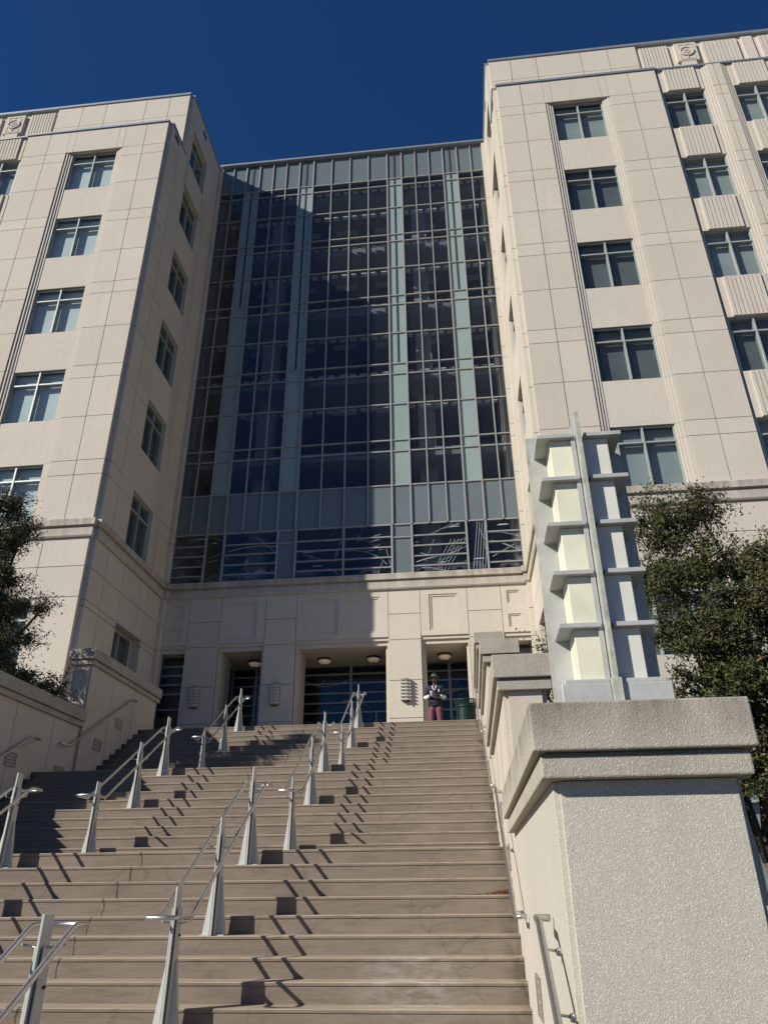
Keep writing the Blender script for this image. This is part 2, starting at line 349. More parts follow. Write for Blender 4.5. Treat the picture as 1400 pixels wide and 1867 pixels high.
# shared horizontal joints (height of window heads T, sill etc.)
TW = [27.42, 23.66, 19.94, 16.12, 12.30]
ZJ = [10.13]
for tt in reversed(TW):
    if tt-.54 > 10.3: ZJ += [z for z in (tt-2.13, tt-.54, tt) if z > 10.3]
ZJ = sorted(ZJ)+[28.74]
ZLOW = [GZ-.2, -.4, 1.6, 3.6, 5.3, 6.6, 7.66, 8.63, 9.54]
ZUP = [28.74, 31.22, 32.62]
bld = thing('office_building', (AX, 24.6, TOPZ), 'pale concrete office building with two wings and a tall glass curtain wall between them', 'building')
wallm = MB(); back = MB(); cop = MB()
def wing(side):
    def X(u): return 2.75+u if side > 0 else 2*AX-2.75-u
    def front_fn(Y): return lambda u, d, z: (X(u), Y+d, z)
    Xs = lambda d: X(-.14+d)                       # side face plane (2.61)
    side_fn = lambda y, d, z: (Xs(d), y, z)
    umax = 17.5
    # bays across the front: corner bay 0..6.18, then recess columns each 2.64 wide
    ncol = 4; rec0 = 6.18
    colc = [7.08+2.64*i for i in range(ncol)]
    rec1 = colc[-1]+.9
    zl_strip = [TOPZ-.2, 5.6, 7.62, 8.60, 9.56]
    # --- corner bay upper
    us = [0, .93, 1.81, 1.90, 1.99, 2.08, 3.98, 4.07, 4.16, 4.25, 5.13, rec0]
    chan = {1.81: .03, 1.90: .06, 1.99: .09, 2.08: .10, 3.98: .09, 4.07: .06, 4.16: .03}
    def fr(u, z):
        if z > 27.42: return 0
        if 1.81 < u < 4.25:
            k = min(abs(u-1.81), abs(4.25-u)); return .035 if k < .09 else .07 if k < .18 else .10 if k < .27 else .12
        return 0
    def iswin(u, z): return 2.08 < u < 3.98 and any(t-2.13 < z < t for t in TW)
    for (u0, u1) in cells(us):
        narrow = u1-u0 < .2
        for (z0, z1) in cells(ZJ):
            uc, zc = (u0+u1)/2, (z0+z1)/2
            if iswin(uc, zc): continue
            if 2.08 < uc < 3.98 and zc < 27.42:      # spandrel: one panel per floor
                pass
            f = fr(uc, zc); gx = .001 if (narrow or (1.81 < uc < 4.25 and zc < 27.42)) else GAP
            gz = 0 if (1.81 < uc < 4.25 and zc < 27.42) else GAP
            if gz == 0: gz = .004 if narrow else 0
            wallm.box(X(u0+gx), X(u1-gx), F+f, F+.16, z0+gz, z1-gz)
    # --- corner notch strip + side face (bay part)
    sy = [F+.15, 20.0, 20.9, 20.98, 21.06, 21.14, 22.88, 22.98, 23.08, 23.20, 23.36, 24.40]
    def sfr(y, z):
        if z < 27.45 and 20.9 < y < 23.36:
            if y < 21.14: return .03 if y < 20.98 else .05 if y < 21.06 else .06
            if y > 22.88: return .02 if y > 23.2 else .04 if y > 23.08 else .05 if y > 22.98 else .06
            return .06
        return 0
    def sswin(y, z):
        return 21.14 < y < 22.88 and (any(t-2.13 < z < t for t in TW) or 28.85 < z < 31.0)
    def side_cells(zs, ys, win):
        for (y0, y1) in cells(ys):
            for (z0, z1) in cells(zs):
                yc, zc = (y0+y1)/2, (z0+z1)/2
                if win(yc, zc): continue
                f = sfr(yc, zc); inch = f > 0 or (21.14 < yc < 22.88)
                gy = .001 if inch else GAP; gz = .003 if inch else GAP
                wallm.box(Xs(f), Xs(.16), y0+gy, y1-gy, z0+gz, z1-gz)
    side_cells(ZJ, sy, sswin)
    # notch infill: strip facing front, between side face and bay corner
    for (z0, z1) in cells(ZJ): wallm.box(Xs(.0), X(.02), F+.135, F+.1495, z0+GAP, z1-GAP)
    # upper block side
    sy2 = [BK+.15, 20.95, 21.14, 22.88, 23.9, 24.40]
    side_cells([28.74, 28.86, 31.0, 31.22, 32.62], sy2, sswin)
    # strip at the curtain wall
    for (z0, z1) in cells(zl_strip+ZJ+[31.22, 32.62]): wallm.box(Xs(-.15), Xs(.02), 24.40+.002, 24.9, z0+GAP, z1-GAP)
    # --- recess with ribbed spandrels
    RD = .09
    for i, c in enumerate(colc):
        for t in TW:
            pass
        # pilaster between this column and the next
        p0 = c+.78; p1 = c+2.64-.78
        if i < ncol-1:
            wallm.box(X(p0), X(p1), F+.105, F+.4, 10.13, 28.74)
            for k_, (o_, d_) in enumerate(((.09, .07), (.18, .035))):
                wallm.box(X(p0+o_), X(p1-o_), F+d_, F+d_+.034, 10.13, 28.72)
            mid_ = (p0+p1)/2
            for (z0, z1) in cells(ZJ):
                wallm.box(X(p0+.27), X(mid_-.02), F+.0, F+.034, z0+GAP, z1-GAP); wallm.box(X(mid_+.02), X(p1-.27), F+.0, F+.034, z0+GAP, z1-GAP)
        # spandrels
        zz = [(27.42, 28.74)]+[(TW[k+1], TW[k]-2.13) for k in range(4)]
        for z0, z1 in zz:
            wallm.box(X(c-.779), X(c+.779), F+RD, F+.4, z0+.004, z1)
            rb = MB(); rb.box(X(c-.60), X(c+.60), F+.055, F+RD-.001, z0+.02, z1-.02)
            for k in range(9):
                a = c-.60+1.2*k/9
                rb.box(X(a+.018), X(a+1.2/9-.018), F+.03, F+.054, z0+.02, z1-.02)
            rb.build('ribbed_panel', M['wall'], bld)
        wallm.box(X(c-.779), X(c+.779), F+RD, F+.4, 10.13, TW[4]-2.13-.004) if TW[4]-2.13 > 10.14 else None
    wallm.box(X(rec0+.001), X(colc[0]-.78), F+.16, F+.4, 10.13, 28.74)
    # second corner bay beyond the recess
    for (u0, u1) in cells([rec1, rec1+1.2, rec1+2.4, rec1+5.5]):
        for (z0, z1) in cells(ZJ): wallm.box(X(u0+GAP), X(u1-GAP), F, F+.16, z0+GAP, z1-GAP)
    # --- lower part under the cornice
    def lowwin(u, z): return 1.45 < u < 4.45 and (5.3 < z < 7.66 or -.4 < z < 2.4)
    usl = [0, 2.0-.55, 3.0, 4.45, rec0, 7.9, 9.6, 11.3, 13, 14.7, 16.4, 20]
    zl = [GZ-.2, -.4, 2.4, 5.3, 7.66, 8.63, 9.56]
    for (u0, u1) in cells(usl):
        for (z0, z1) in cells(zl):
            uc, zc = (u0+u1)/2, (z0+z1)/2
            if lowwin(uc, zc) or (7.9 < uc < 16.4 and int((uc-7.9)/1.7) % 2 == 0 and (5.3 < zc < 7.66 or -.4 < zc < 2.4)): continue
            wallm.box(X(u0+GAP), X(u1-GAP), F, F+.16, z0+GAP, z1-GAP)
    def slwin(y, z): return 21.29 < y < 23.24 and 4.9 < z < 7.62
    yl = [F+.15, 20.1, 21.29, 22.66, 23.24, 24.4]
    zl2 = [TOPZ-.2, 4.9, 5.6, 7.42, 7.62, 8.60, 9.56]
    for (y0, y1) in cells(yl):
        for (z0, z1) in cells(zl2):
            yc, zc = (y0+y1)/2, (z0+z1)/2
            if slwin(yc, zc): continue
            wallm.box(Xs(0), Xs(.16), y0+GAP, y1-GAP, z0+GAP, z1-GAP)
    wallm.box(Xs(0), Xs(.16), F+.152, 24.4, GZ, TOPZ-.2)
    for (z0, z1) in cells([GZ]+zl2): wallm.box(Xs(0), X(.02), F+.135, F+.1495, z0+GAP, z1-GAP)
    # --- upper block front
    usu = [0, .93, 2.05, 3.95, 5.1, 6.3]
    for (u0, u1) in cells(usu):
        for (z0, z1) in cells(ZUP): wallm.box(X(u0+GAP), X(u1-GAP), BK, BK+.16, z0+GAP, z1-GAP)
    for (z0, z1) in cells(ZUP): wallm.box(Xs(0), X(.02), BK+.135, BK+.1495, z0+GAP, z1-GAP)
    # ribbed frieze and medallion panels
    wallm.box(X(6.3), X(24), BK+.10, BK+.3, 28.76, 32.62)
    for k in range(1):
        c = 8.33
        ribs = [(9.02, 10.50), (11.35, 12.9), (13.7, 15.2), (16.0, 17.5), (18.3, 19.8), (6.42, 7.62)]
        for pz in (10.92, 13.3, 15.6, 17.9): wallm.box(X(pz-.22), X(pz+.22), BK+.03, BK+.099, 28.78, 32.5)
        for a, b in ribs:
            rb = MB(); rb.box(X(a), X(b), BK+.05, BK+.099, 28.78, 32.42)
            n = 9
            for j in range(n):
                w = (b-a)/n
                rb.box(X(a+j*w+.02), X(a+(j+1)*w-.02), BK+.015, BK+.049, 28.78, 32.42)
            rb.build('ribbed_panel', M['wall'], bld)
        # medallion plaque
        ribm = MB()
        ribm.box(X(c-.45), X(c+.45), BK-.02, BK+.099, 31.22, 32.42)
        ribm.box(X(c-.30), X(c+.30), BK+.0, BK+.099, 28.78, 31.219)
        for (q0, q1, w0, w1) in ((c-.31, c+.31, 31.30, 31.33), (c-.31, c+.31, 32.28, 32.31), (c-.31, c-.28, 31.33, 32.28), (c+.28, c+.31, 31.33, 32.28)):
            ribm.box(X(q0), X(q1), BK-.035, BK-.021, w0, w1)
        # round seal relief
        cx, cz, yy = X(c), 31.82, BK-.022
        def ring(r0, r1, y0, y1, seg=28):
            n0 = len(ribm.v)
            for j in range(seg):
                a = 2*math.pi*j/seg
                for r, y in ((r0, y0), (r0, y1), (r1, y1), (r1, y0)): ribm.v.append((cx+r*math.cos(a), y, cz+r*math.sin(a)))
            for j in range(seg):
                a = n0+4*j; b = n0+4*((j+1) % seg)
                for q in range(4): ribm.f.append((a+q, a+(q+1) % 4, b+(q+1) % 4, b+q)); ribm.m.append(0)
        ring(.24, .30, yy, yy-.05); ring(.0001, .24, yy, yy-.02)
        for (q0, q1, w0, w1) in ((-.16, .16, .02, .05), (-.13, .13, -.10, -.06), (-.12, -.09, -.06, .02), (.09, .12, -.06, .02), (-.05, .05, -.16, -.12), (-.02, .02, .05, .15), (-.07, .07, .09, .11)):
            ribm.box(cx+q0, cx+q1, yy-.04, yy-.021, cz+w0, cz+w1)
        ribm.box(cx-.012, cx+.012, yy-.03, yy, cz+.32, cz+.45); ribm.box(cx-.012, cx+.012, yy-.03, yy, cz-.45, cz-.32)
        ribm.build('medallion', M['wall'], bld)
    # --- solid backing (rooms) : boxes behind the windows
    back.box(X(0.17), X(24), F+.9, BK+.6, GZ, 28.6); back.box(X(.62), X(24), BK+.6, 40, GZ, 32.5)
    back.box(Xs(.9), X(24), F+.45, 24.9, 20, 20.01) if False else None
    # strips that close the gaps beside/above windows, behind the panels
    for (u0, u1) in ((.05, 2.06), (4.0, 6.2), (16.0, 24)): back.box(X(u0), X(u1), F+.161, F+.9, 9.6, 28.6)
    for c in colc: back.box(X(c+.79), X(c+1.85), F+.401, F+.9, 9.6, 28.6)
    for z0, z1 in [(27.42, 28.6)]+[(TW[k+1], TW[k]-2.13) for k in range(4)]: back.box(X(2.07), X(3.99), F+.162, F+.9, z0, z1); back.box(X(6.2), X(16), F+.403, F+.9, z0, z1)
    for (u0, u1) in ((.05, 1.44), (4.46, 7.9), (9.6, 11.3), (13, 14.7), (16.4, 24)): back.box(X(u0), X(u1), F+.163, F+.9, GZ, 9.6)
    for (z0, z1) in ((GZ, -.4), (2.4, 5.3), (7.66, 9.6)): back.box(X(1.4), X(16.5), F+.164, F+.9, z0, z1)
    for (y0, y1) in ((F+.31, 21.12), (22.9, 24.9)):
        back.box(Xs(.161), Xs(.6), y0, y1, 9.6, 28.6)
    back.box(Xs(.161), Xs(.62), F+.31, 21.25, GZ, 9.6); back.box(Xs(.161), Xs(.62), 23.28, 24.9, GZ, 9.6); back.box(Xs(.63), Xs(.7), 21.2, 23.3, GZ, 9.6); back.box(Xs(.161), Xs(.62), 21.25, 23.28, 7.66, 9.6)
    for (y0, y1) in ((BK+.31, 21.12), (22.9, 24.9)): back.box(Xs(.162), Xs(.6), y0, y1, 28.6, 32.5)
    # coping
    cop.box(X(-.03), X(rec0+.03), F-.05, F+.3, 28.745, 28.84); cop.box(X(rec0+.031), X(24), F+.0, F+.3, 28.745, 28.82)
    cop.box(Xs(-.05), X(-.0301), F+.12, BK+.2, 28.745, 28.84)
    cop.box(X(-.03), X(24), BK-.05, BK+.3, 32.625, 32.74); cop.box(Xs(-.05), X(-.0301), BK+.12, 25.2, 32.625, 32.74)
    back.box(X(0.0), X(24), F+.3, BK+.1, 28.60, 28.70)     # setback roof
    # --- windows
    def window(c0, c1, z0, z1, fn, bl, tr=.55, cols=2):
        """fn(u,d,z)"""
        def bx(mb, a, b, d0, d1, za, zb):
            p, q = fn(a, d0, za), fn(b, d1, zb); mb.box(p[0], q[0], p[1], q[1], p[2], q[2])
        fr_ = MB(); w = .05
        bx(fr_, c0, c0+w, .18, .27, z0, z1); bx(fr_, c1-w, c1, .18, .27, z0, z1)
        bx(fr_, c0+w, c1-w, .18, .27, z1-w, z1); bx(fr_, c0+w, c1-w, .18, .27, z0, z0+w)
        for k in range(1, cols):
            m_ = c0+(c1-c0)*k/cols; bx(fr_, m_-w/2, m_+w/2, .16, .37, z0+w, z1-w)
        if tr:
            for k in range(cols):
                a = c0+(c1-c0)*k/cols+w/2+(w/2 if k == 0 else 0); b = c0+(c1-c0)*(k+1)/cols-w/2-(w/2 if k == cols-1 else 0)
                bx(fr_, a, b, .175, .36, z1-tr-w/2, z1-tr+w/2)
        wn = fr_.build('window', M['winframe'], bld)
        p_ = MB(); bx(p_, c0+.02, c1-.02, .225, .235, z0+.02, z1-.02); p_.build('pane', M['glassW'], wn)
        b_ = MB(); off = bl[1]
        bx(b_, c0-.02, c1+.02, .40, .42, z0-.02, z1+.02); b_.build('blind', M[bl[0]], wn)
        rv = MB()
        bx(rv, c0-.04, c0+.0, .17, .56, z0-.03, z1+.03); bx(rv, c1, c1+.04, .17, .56, z0-.03, z1+.03)
        bx(rv, c0, c1, .165, .56, z1, z1+.035); bx(rv, c0, c1, .125, .56, z0-.035, z0)
        wallm.v += []; n = len(wallm.v); wallm.v += rv.v; wallm.f += [tuple(i+n for i in f) for f in rv.f]; wallm.m += rv.m
    ff = front_fn(F)
    dk = ['blind', 'blindd', 'blindd', 'blindd', 'blind'] if side > 0 else ['blind_reflect']*5
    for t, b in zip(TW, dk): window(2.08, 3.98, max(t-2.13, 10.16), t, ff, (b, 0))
    for i, c in enumerate(colc[:3 if side > 0 else 2]):
        for k, t in enumerate(TW):
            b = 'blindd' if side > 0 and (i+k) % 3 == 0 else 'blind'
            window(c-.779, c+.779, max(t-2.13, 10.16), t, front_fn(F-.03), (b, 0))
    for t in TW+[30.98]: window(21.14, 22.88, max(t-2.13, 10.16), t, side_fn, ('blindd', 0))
    window(21.31, 23.22, 4.9, 7.60, lambda y, d, z: (Xs(d+.14), y, z), ('blindd', 0), tr=0)
    for z0, z1 in ((5.3, 7.66), (-.4, 2.4)):
        window(1.45, 4.45, z0, z1, ff, ('blind' if z0 < 0 else 'blindd', 0), tr=.6, cols=3)
        window(7.9, 9.6, z0, z1, ff, ('blindd', 0)); window(11.3, 13, z0, z1, ff, ('blindd', 0))
    # vents (small dark louvres) on the side
    v = MB(); v.box(Xs(-.01), Xs(.02), 22.0, 22.45, 32.05, 32.3); v.box(Xs(-.01), Xs(.02), 19.5, 19.9, 28.35, 28.6); v.build('vent', M['slot'], bld)
for sd in (1, -1): wing(sd)
# ------------------------------------------------------------------ centre block
PF = 24.6
cl = MB()
# portico wall: piers, lintels
ops = [(-10.57, -9.61), (-8.43, -6.79), (-5.66, -2.40), (-1.27, .37), (1.55, 2.51)]
solid = [(-9.61, -8.43), (-6.79, -5.66), (-2.40, -1.27), (.37, 1.55)]
OT = 7.77
for i, (a, b) in enumerate(solid):
    for z0, z1 in cells([TOPZ, 5.06, 6.31, 7.72, 8.65, 9.60]):
        cl.box(a+GAP, b-GAP, PF, PF+.045, z0+GAP, z1-GAP)
    cl.box(a+.02, b-.02, PF+.046, PF+1.3, TOPZ, 9.6)
# portico piers continue back with inner chamfer moulds
HOLES = [(p0, p1, 8.0, 9.32) for p0, p1 in ((-8.10, -7.10), (-5.34, -4.17), (-3.87, -2.70), (-.96, .04))]+[(p0, p1, q0, q1) for p0, p1 in ((1.75, 2.19), (-10.25, -9.81)) for q0, q1 in ((8.86, 9.34), (8.0, 8.48))]
for (a, b) in ops:
    hs = [h for h in HOLES if a-.1 < (h[0]+h[1])/2 < b+.1]
    xs_ = sorted({a+.004, b-.004, *[v for h in hs for v in h[:2]]}); zs_ = sorted({OT+.06, 9.58, *[v for h in hs for v in h[2:]]})
    for (u0, u1) in cells(xs_):
        for (w0, w1) in cells(zs_):
            uc, wc = (u0+u1)/2, (w0+w1)/2
            if any(h[0] < uc < h[1] and h[2] < wc < h[3] for h in hs): continue
            cl.box(u0, u1, PF, PF+.098, w0, w1)
    for h in hs:
        q_ = .07 if h[1]-h[0] > .6 else .05
        x0_, x1_, w0, w1 = h
        cl.box(x0_, x0_+q_, PF+.028, PF+.098, w0, w1); cl.box(x1_-q_, x1_, PF+.028, PF+.098, w0, w1)
        cl.box(x0_+q_, x1_-q_, PF+.028, PF+.098, w1-q_, w1); cl.box(x0_+q_, x1_-q_, PF+.028, PF+.098, w0, w0+q_)
        cl.box(x0_+q_, x1_-q_, PF+.055, PF+.098, w0+q_, w1-q_)
    cl.box(a+.004, b-.004, PF+.0985, PF+.5, OT+.06, 9.58)
    cl.box(a-.01, b+.01, PF+.05, PF+.5, OT-.06, OT+.059)
    cl.box(a-.01, b+.01, PF+.12, PF+2.4, 7.56, OT-.061)
    if b-a > 1.2:
        for x, s_ in ((a, 1), (b, -1)):
            cl.box(x, x+.05*s_, PF+.10, PF+1.3, TOPZ, OT-.10)
            cl.box(x, x+.11*s_, PF+.22, PF+1.3, TOPZ, OT-.10)
cl.box(-10.6, 2.54, PF+.5, PF+.9, 7.8, 10.0)
# portico ceiling and back wall
cl.box(-10.6, 2.54, PF+2.41, 27.2, 7.50, 7.7)
wall_o = wallm.build('wall', M['wall'], bld)
back.build('wall', M['wall'], bld)
cl.build('wall', M['wall'], bld, bevel=0)
cop.box(-10.68, 2.62, 24.45, 25.1, 32.86, 32.96)
cop.build('coping', M['coping'], bld)
# ------------------------------------------------------------------ cornice swept round the front
def sweep(mb, path, prof_):
    N = len(path); P = [Vector(p) for p in path]
    dirs = [(P[i+1]-P[i]).normalized() for i in range(N-1)]
    nor = [Vector((d.y, -d.x)) for d in dirs]          # outward = right of travel
    rows = []
    for i in range(N):
        if i == 0: m_ = nor[0]; k = 1
        elif i == N-1: m_ = nor[-1]; k = 1
        else:
            m_ = (nor[i-1]+nor[i]).normalized(); k = 1/max(.2, m_.dot(nor[i]))
        rows.append([(P[i].x+m_.x*k*o, P[i].y+m_.y*k*o, z) for o, z in prof_])
    for i in range(N-1):
        for j in range(len(prof_)-1):
            mb.quad([rows[i][j], rows[i+1][j], rows[i+1][j+1], rows[i][j+1]])
    mb.quad(rows[0]); mb.quad(list(reversed(rows[-1])))
cp = [(-.10, 9.555), (.06, 9.555), (.085, 9.60), (.085, 9.84), (.03, 9.86), (.03, 9.90), (.14, 9.92), (.14, 10.12), (.12, 10.145), (-.10, 10.155)]
corn = MB()
RX = 2.61; LX = 2*AX-RX
path = [(-40, F), (2*AX-2.75, F), (2*AX-2.75, F+.15), (LX, F+.15), (LX, 24.45), (LX+.15, 24.45), (LX+.15, PF), (RX-.15, PF), (RX-.15, 24.45), (RX, 24.45), (RX, F+.15), (2.75, F+.15), (2.75, F), (40, F)]
sweep(corn, path, cp)
corn.build('cornice', M['cornice'], bld)
# ------------------------------------------------------------------ curtain wall
GY = 24.66
hx = [0, .91, 1.83, 2.54, 3.21, 3.88, 4.57, 5.25, 5.92, 6.50]
colx = sorted([AX-h for h in hx[1:]]+[AX]+[AX+h for h in hx[1:]])
tops = [30.95, 27.17, 23.42, 19.66, 15.87]; secs = [30.48, 26.73, 22.91, 19.12, 15.36]; mids = [28.95, 25.10, 21.30, 17.60]
rows = sorted([13.83]+tops+secs+mids)+[32.84]
cw = thing_ = MB()
fr = MB(); gl = MB(); glo = MB(); GP = {}; SLT = {}; BT = MB(); BL = MB()
def isgreen(x): return 1.83 < abs(x-AX) < 2.54 or 4.57 < abs(x-AX) < 5.25
def inner(x): return abs(x-AX) < 3
mw = .028
for x in colx:
    big = any(abs(abs(x-AX)-h) < .01 for h in (1.83, 2.54, 4.57, 5.25, 6.50))
    w = .032 if big else .024
    fr.box(x-w, x+w, GY-.075, GY+.09, 12.15, 32.84)
for z in rows[:-1]+[12.15]:
    for a, b in cells(colx): fr.box(a+.033, b-.033, GY-.045, GY+.085, z-.026, z+.026)
for a, b in cells(colx):
    c = (a+b)/2
    for z0, z1 in cells([12.15]+rows):
        zc = (z0+z1)/2
        top = z1 > 32; low = z0 < 12.2
        tgt = BT if top else BL if low else GP.setdefault(round((c-AX)/1.2), MB()) if isgreen(c) else gl
        tgt.box(a+.02, b-.02, GY, GY+.02, z0+.01, z1-.01)
        if isgreen(c) and not low:
            zend = 19.66 if inner(c) else 23.42
            if z0 >= zend-.1:
                SLT.setdefault(round((c-AX)/1.2), MB()).box(c-.034, c+.034, GY-.03, GY-.002, z0+.02, z1-.02)
# art glass band at the bottom
bx_ = [AX+h for h in (-6.5, -5.25, -4.54, -2.49, -1.80, 0, 1.80, 2.54, 4.54, 5.25, 6.5)]
for x in bx_: fr.box(x-.036, x+.036, GY-.076, GY+.091, 10.16, 12.12)
for a, b in cells(bx_):
    c = abs((a+b)/2-AX); w_ = b-a
    green = 1.7 < c < 2.6
    (BL if green else glo).box(a+.02, b-.02, GY, GY+.02, 10.17, 12.14)
    if green: fr.box(a+.037, b-.037, GY-.046, GY+.08, 11.60, 11.65)
    elif w_ > 1.0:
        for z in (11.66, 11.25, 10.84, 10.45): fr.box(a+.037, b-.037, GY-.046, GY+.08, z-.024, z+.024)
cwo = fr.build('curtain_wall', M['mull'], bld)
gl.build('glass', M['glassC'], cwo); glo.build('glass', M['glassC'], cwo); BT.build('spandrel_band', M['blue'], cwo); BL.build('spandrel_band', M['blue'], cwo)
for m_ in GP.values(): m_.build('spandrel_panel', M['green'], cwo)
for m_ in SLT.values(): m_.build('slot', M['slot'], cwo)
# interior behind the curtain wall: floors, ceilings, columns, light shelves
it = MB()
for zt in tops+[13.83]:
    it.box(-10.55, 2.48, GY+.6, 31, zt-.42, zt-.02, 0)
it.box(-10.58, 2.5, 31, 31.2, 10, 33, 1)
for x in (-10.58, 2.30): it.box(x, x+.2, GY+.35, 31, 10.2, 32.8, 2)
for x in (-7.9, -.82): it.box(x-.35, x+.35, 26.4, 27.0, 10.2, 32.6, 2)
it.box(-10.5, 2.4, 25.1, 31, 32.5, 32.8, 0)
it.box(-10.5, 2.4, 25.1, 31, 10.0, 10.15, 0)
ito = it.build('interior', [M['slab'], M['dark'], M['intw']], cwo)
ls = MB()
rr = random.Random(3)
for zt in tops[:-1]:
    for dz in (-.20, -1.86-.12):
        for a, b in cells(colx):
            c = (a+b)/2
            if isgreen(c): continue
            for q in (0, .5):
                xa = a+(b-a)*(q+.08); ls.box(xa, xa+(b-a)*.30, GY+.30, GY+.48, zt+dz, zt+dz+.07)
    for xx in range(-9, 3, 2):
        ls.box(xx-.1, xx+1.0, 27.2, 27.5, zt-.46, zt-.422)
ls.build('light_shelf', M['shelf'], cwo)
# etched drawing on the band of glass: wires, arcs, shards
et = MB()
def seg(x0, z0, x1, z1, w, y=None):
    y = GY-.006 if y is None else y
    d = Vector((x1-x0, z1-z0)); L = d.length
    if L < 1e-6: return
    n = Vector((-d.y, d.x))/L*w/2
    et.quad([(x0-n.x, y, z0-n.y), (x1-n.x, y, z1-n.y), (x1+n.x, y, z1+n.y), (x0+n.x, y, z0+n.y)])
def arc(cx, cz, r, a0, a1, w, sx=1.0, y=None, lim=None):
    p = None
    for k in range(25):
        a = math.radians(a0+(a1-a0)*k/24); q = (cx+r*sx*math.cos(a), cz+r*math.sin(a))
        if p and (lim is None or all(lim[0] < t[0] < lim[1] and lim[2] < t[1] < lim[3] for t in (p, q))): seg(*p, *q, w, y)
        p = q
def etch_reflect(a, b, z0, z1, rr, dens, y=None):
    lim = (a, b, z0, z1)
    for k in range(int(dens*2)):
        cx = rr.uniform(a, b); cz = rr.uniform(z0-1.5, z1+1.5); r = rr.uniform(.6, 2.4); s0 = rr.uniform(0, 360)
        arc(cx, cz, r, s0, s0+rr.uniform(50, 130), rr.choice((.012, .016, .03)), rr.uniform(1, 1.8), y, lim)
    for k in range(int(dens*2.5)):
        x = rr.uniform(a, b); z = rr.uniform(z0, z1); t = rr.choice((-.35, .25, .5, -.6, 1.2)); L = rr.uniform(.4, 1.3)
        xe = min(max(x+L*math.cos(t), a), b); ze = min(max(z+L*math.sin(t), z0), z1); seg(x, z, xe, ze, rr.choice((.010, .014, .02)), y)
    for k in range(int(dens*1.1)):
        x = rr.uniform(a+.1, b-.4); z = rr.uniform(z0+.1, z1-.15); L = rr.uniform(.15, .5); h = rr.uniform(.03, .1); yy = (GY-.007) if y is None else y-.001
        et.quad([(x, yy, z), (x+L, yy, z+h*.3), (x+L*.8, yy, z+h), (x+L*.2, yy, z+h*.8)])
    for k in range(int(dens*.5)+1):
        cx = rr.uniform(a+.2, b-.2); 
        for r in (.15, .2, .25, .3): arc(cx, z0+.02, r, 10, 170, .007, 1.0, y, lim)
rr = random.Random(11)
for i, (a, b) in enumerate(cells(bx_)):
    if 1.7 < abs((a+b)/2-AX) < 2.6: continue
    etch_reflect(a+.05, b-.05, 10.2, 12.1, rr, 3.4 if b-a > 1.5 else 1.8)
# crossed girders drawn on the two right-hand panes
for k in range(5):
    o = k*.13
    seg(-.75+o, 10.25, -.05+o, 11.45, .014); seg(.68+o*.8, 10.2, .92+o*.7, 12.05, .016)
for k in range(7): seg(-.7+k*.12, 10.3+k*.17, -.25+k*.12, 10.45+k*.17, .01)
et.build('etch_reflection_lines', M['etch_reflect'], cwo)
et = MB()
# ------------------------------------------------------------------ entrance glazing behind the portico
DY = 26.9
df = MB(); DG = []
df.box(-10.6, 2.54, DY+.06, DY+.12, TOPZ, TOPZ+.01)
for (a, b) in [(-8.55, -6.65), (-5.9, -2.15), (-1.35, .55)]:
    dg = MB(); dg.box(a, b, DY+.02, DY+.03, TOPZ+.02, 7.5); DG.append(dg)
    n = 2
    xs = [a+.03, (a+b)/2, b-.03]
    for x in xs: df.box(x-.045, x+.045, DY-.06, DY+.08, TOPZ, 7.5)
    for z in (7.19, 6.85, 6.49, 6.14, 5.78, 4.9):
        for p, q in cells(xs): df.box(p+.046, q-.046, DY-.04, DY+.07, z-.025, z+.025)
    for x in [a+(b-a)*k for k in (.25, .75)]: df.box(x-.03, x+.03, DY-.041, DY+.071, TOPZ, 5.755)
    etch_reflect(a+.1, b-.1, 5.2, 7.0, rr, 2.2, DY-.005)  # pale lines painted on the doors in place of reflections
for (a, b) in ((-10.6, -9.5), (1.44, 2.54)):
    dg = MB(); dg.box(a, b, 25.22, 25.23, TOPZ, 7.6); DG.append(dg)
    for z in (7.22, 6.89, 6.57, 6.24, 5.7): df.box(a, b, 25.15, 25.25, z-.03, z+.03)
dfo = df.build('entrance_glazing', M['mull'], bld); [d_.build('glass', M['glassD'], dfo) for d_ in DG]; et.build('etch_reflection_lines', M['etch_reflect'], dfo)  # the line mesh here is painted reflection, the doors carry no etching
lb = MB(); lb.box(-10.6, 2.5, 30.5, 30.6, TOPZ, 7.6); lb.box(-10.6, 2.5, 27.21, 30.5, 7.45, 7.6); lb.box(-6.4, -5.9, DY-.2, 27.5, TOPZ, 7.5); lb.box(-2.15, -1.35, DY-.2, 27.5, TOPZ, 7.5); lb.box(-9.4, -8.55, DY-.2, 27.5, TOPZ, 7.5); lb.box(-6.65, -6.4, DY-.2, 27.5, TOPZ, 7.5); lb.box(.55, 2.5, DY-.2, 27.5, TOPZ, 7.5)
lb.build('lobby_wall', M['dark'], dfo)
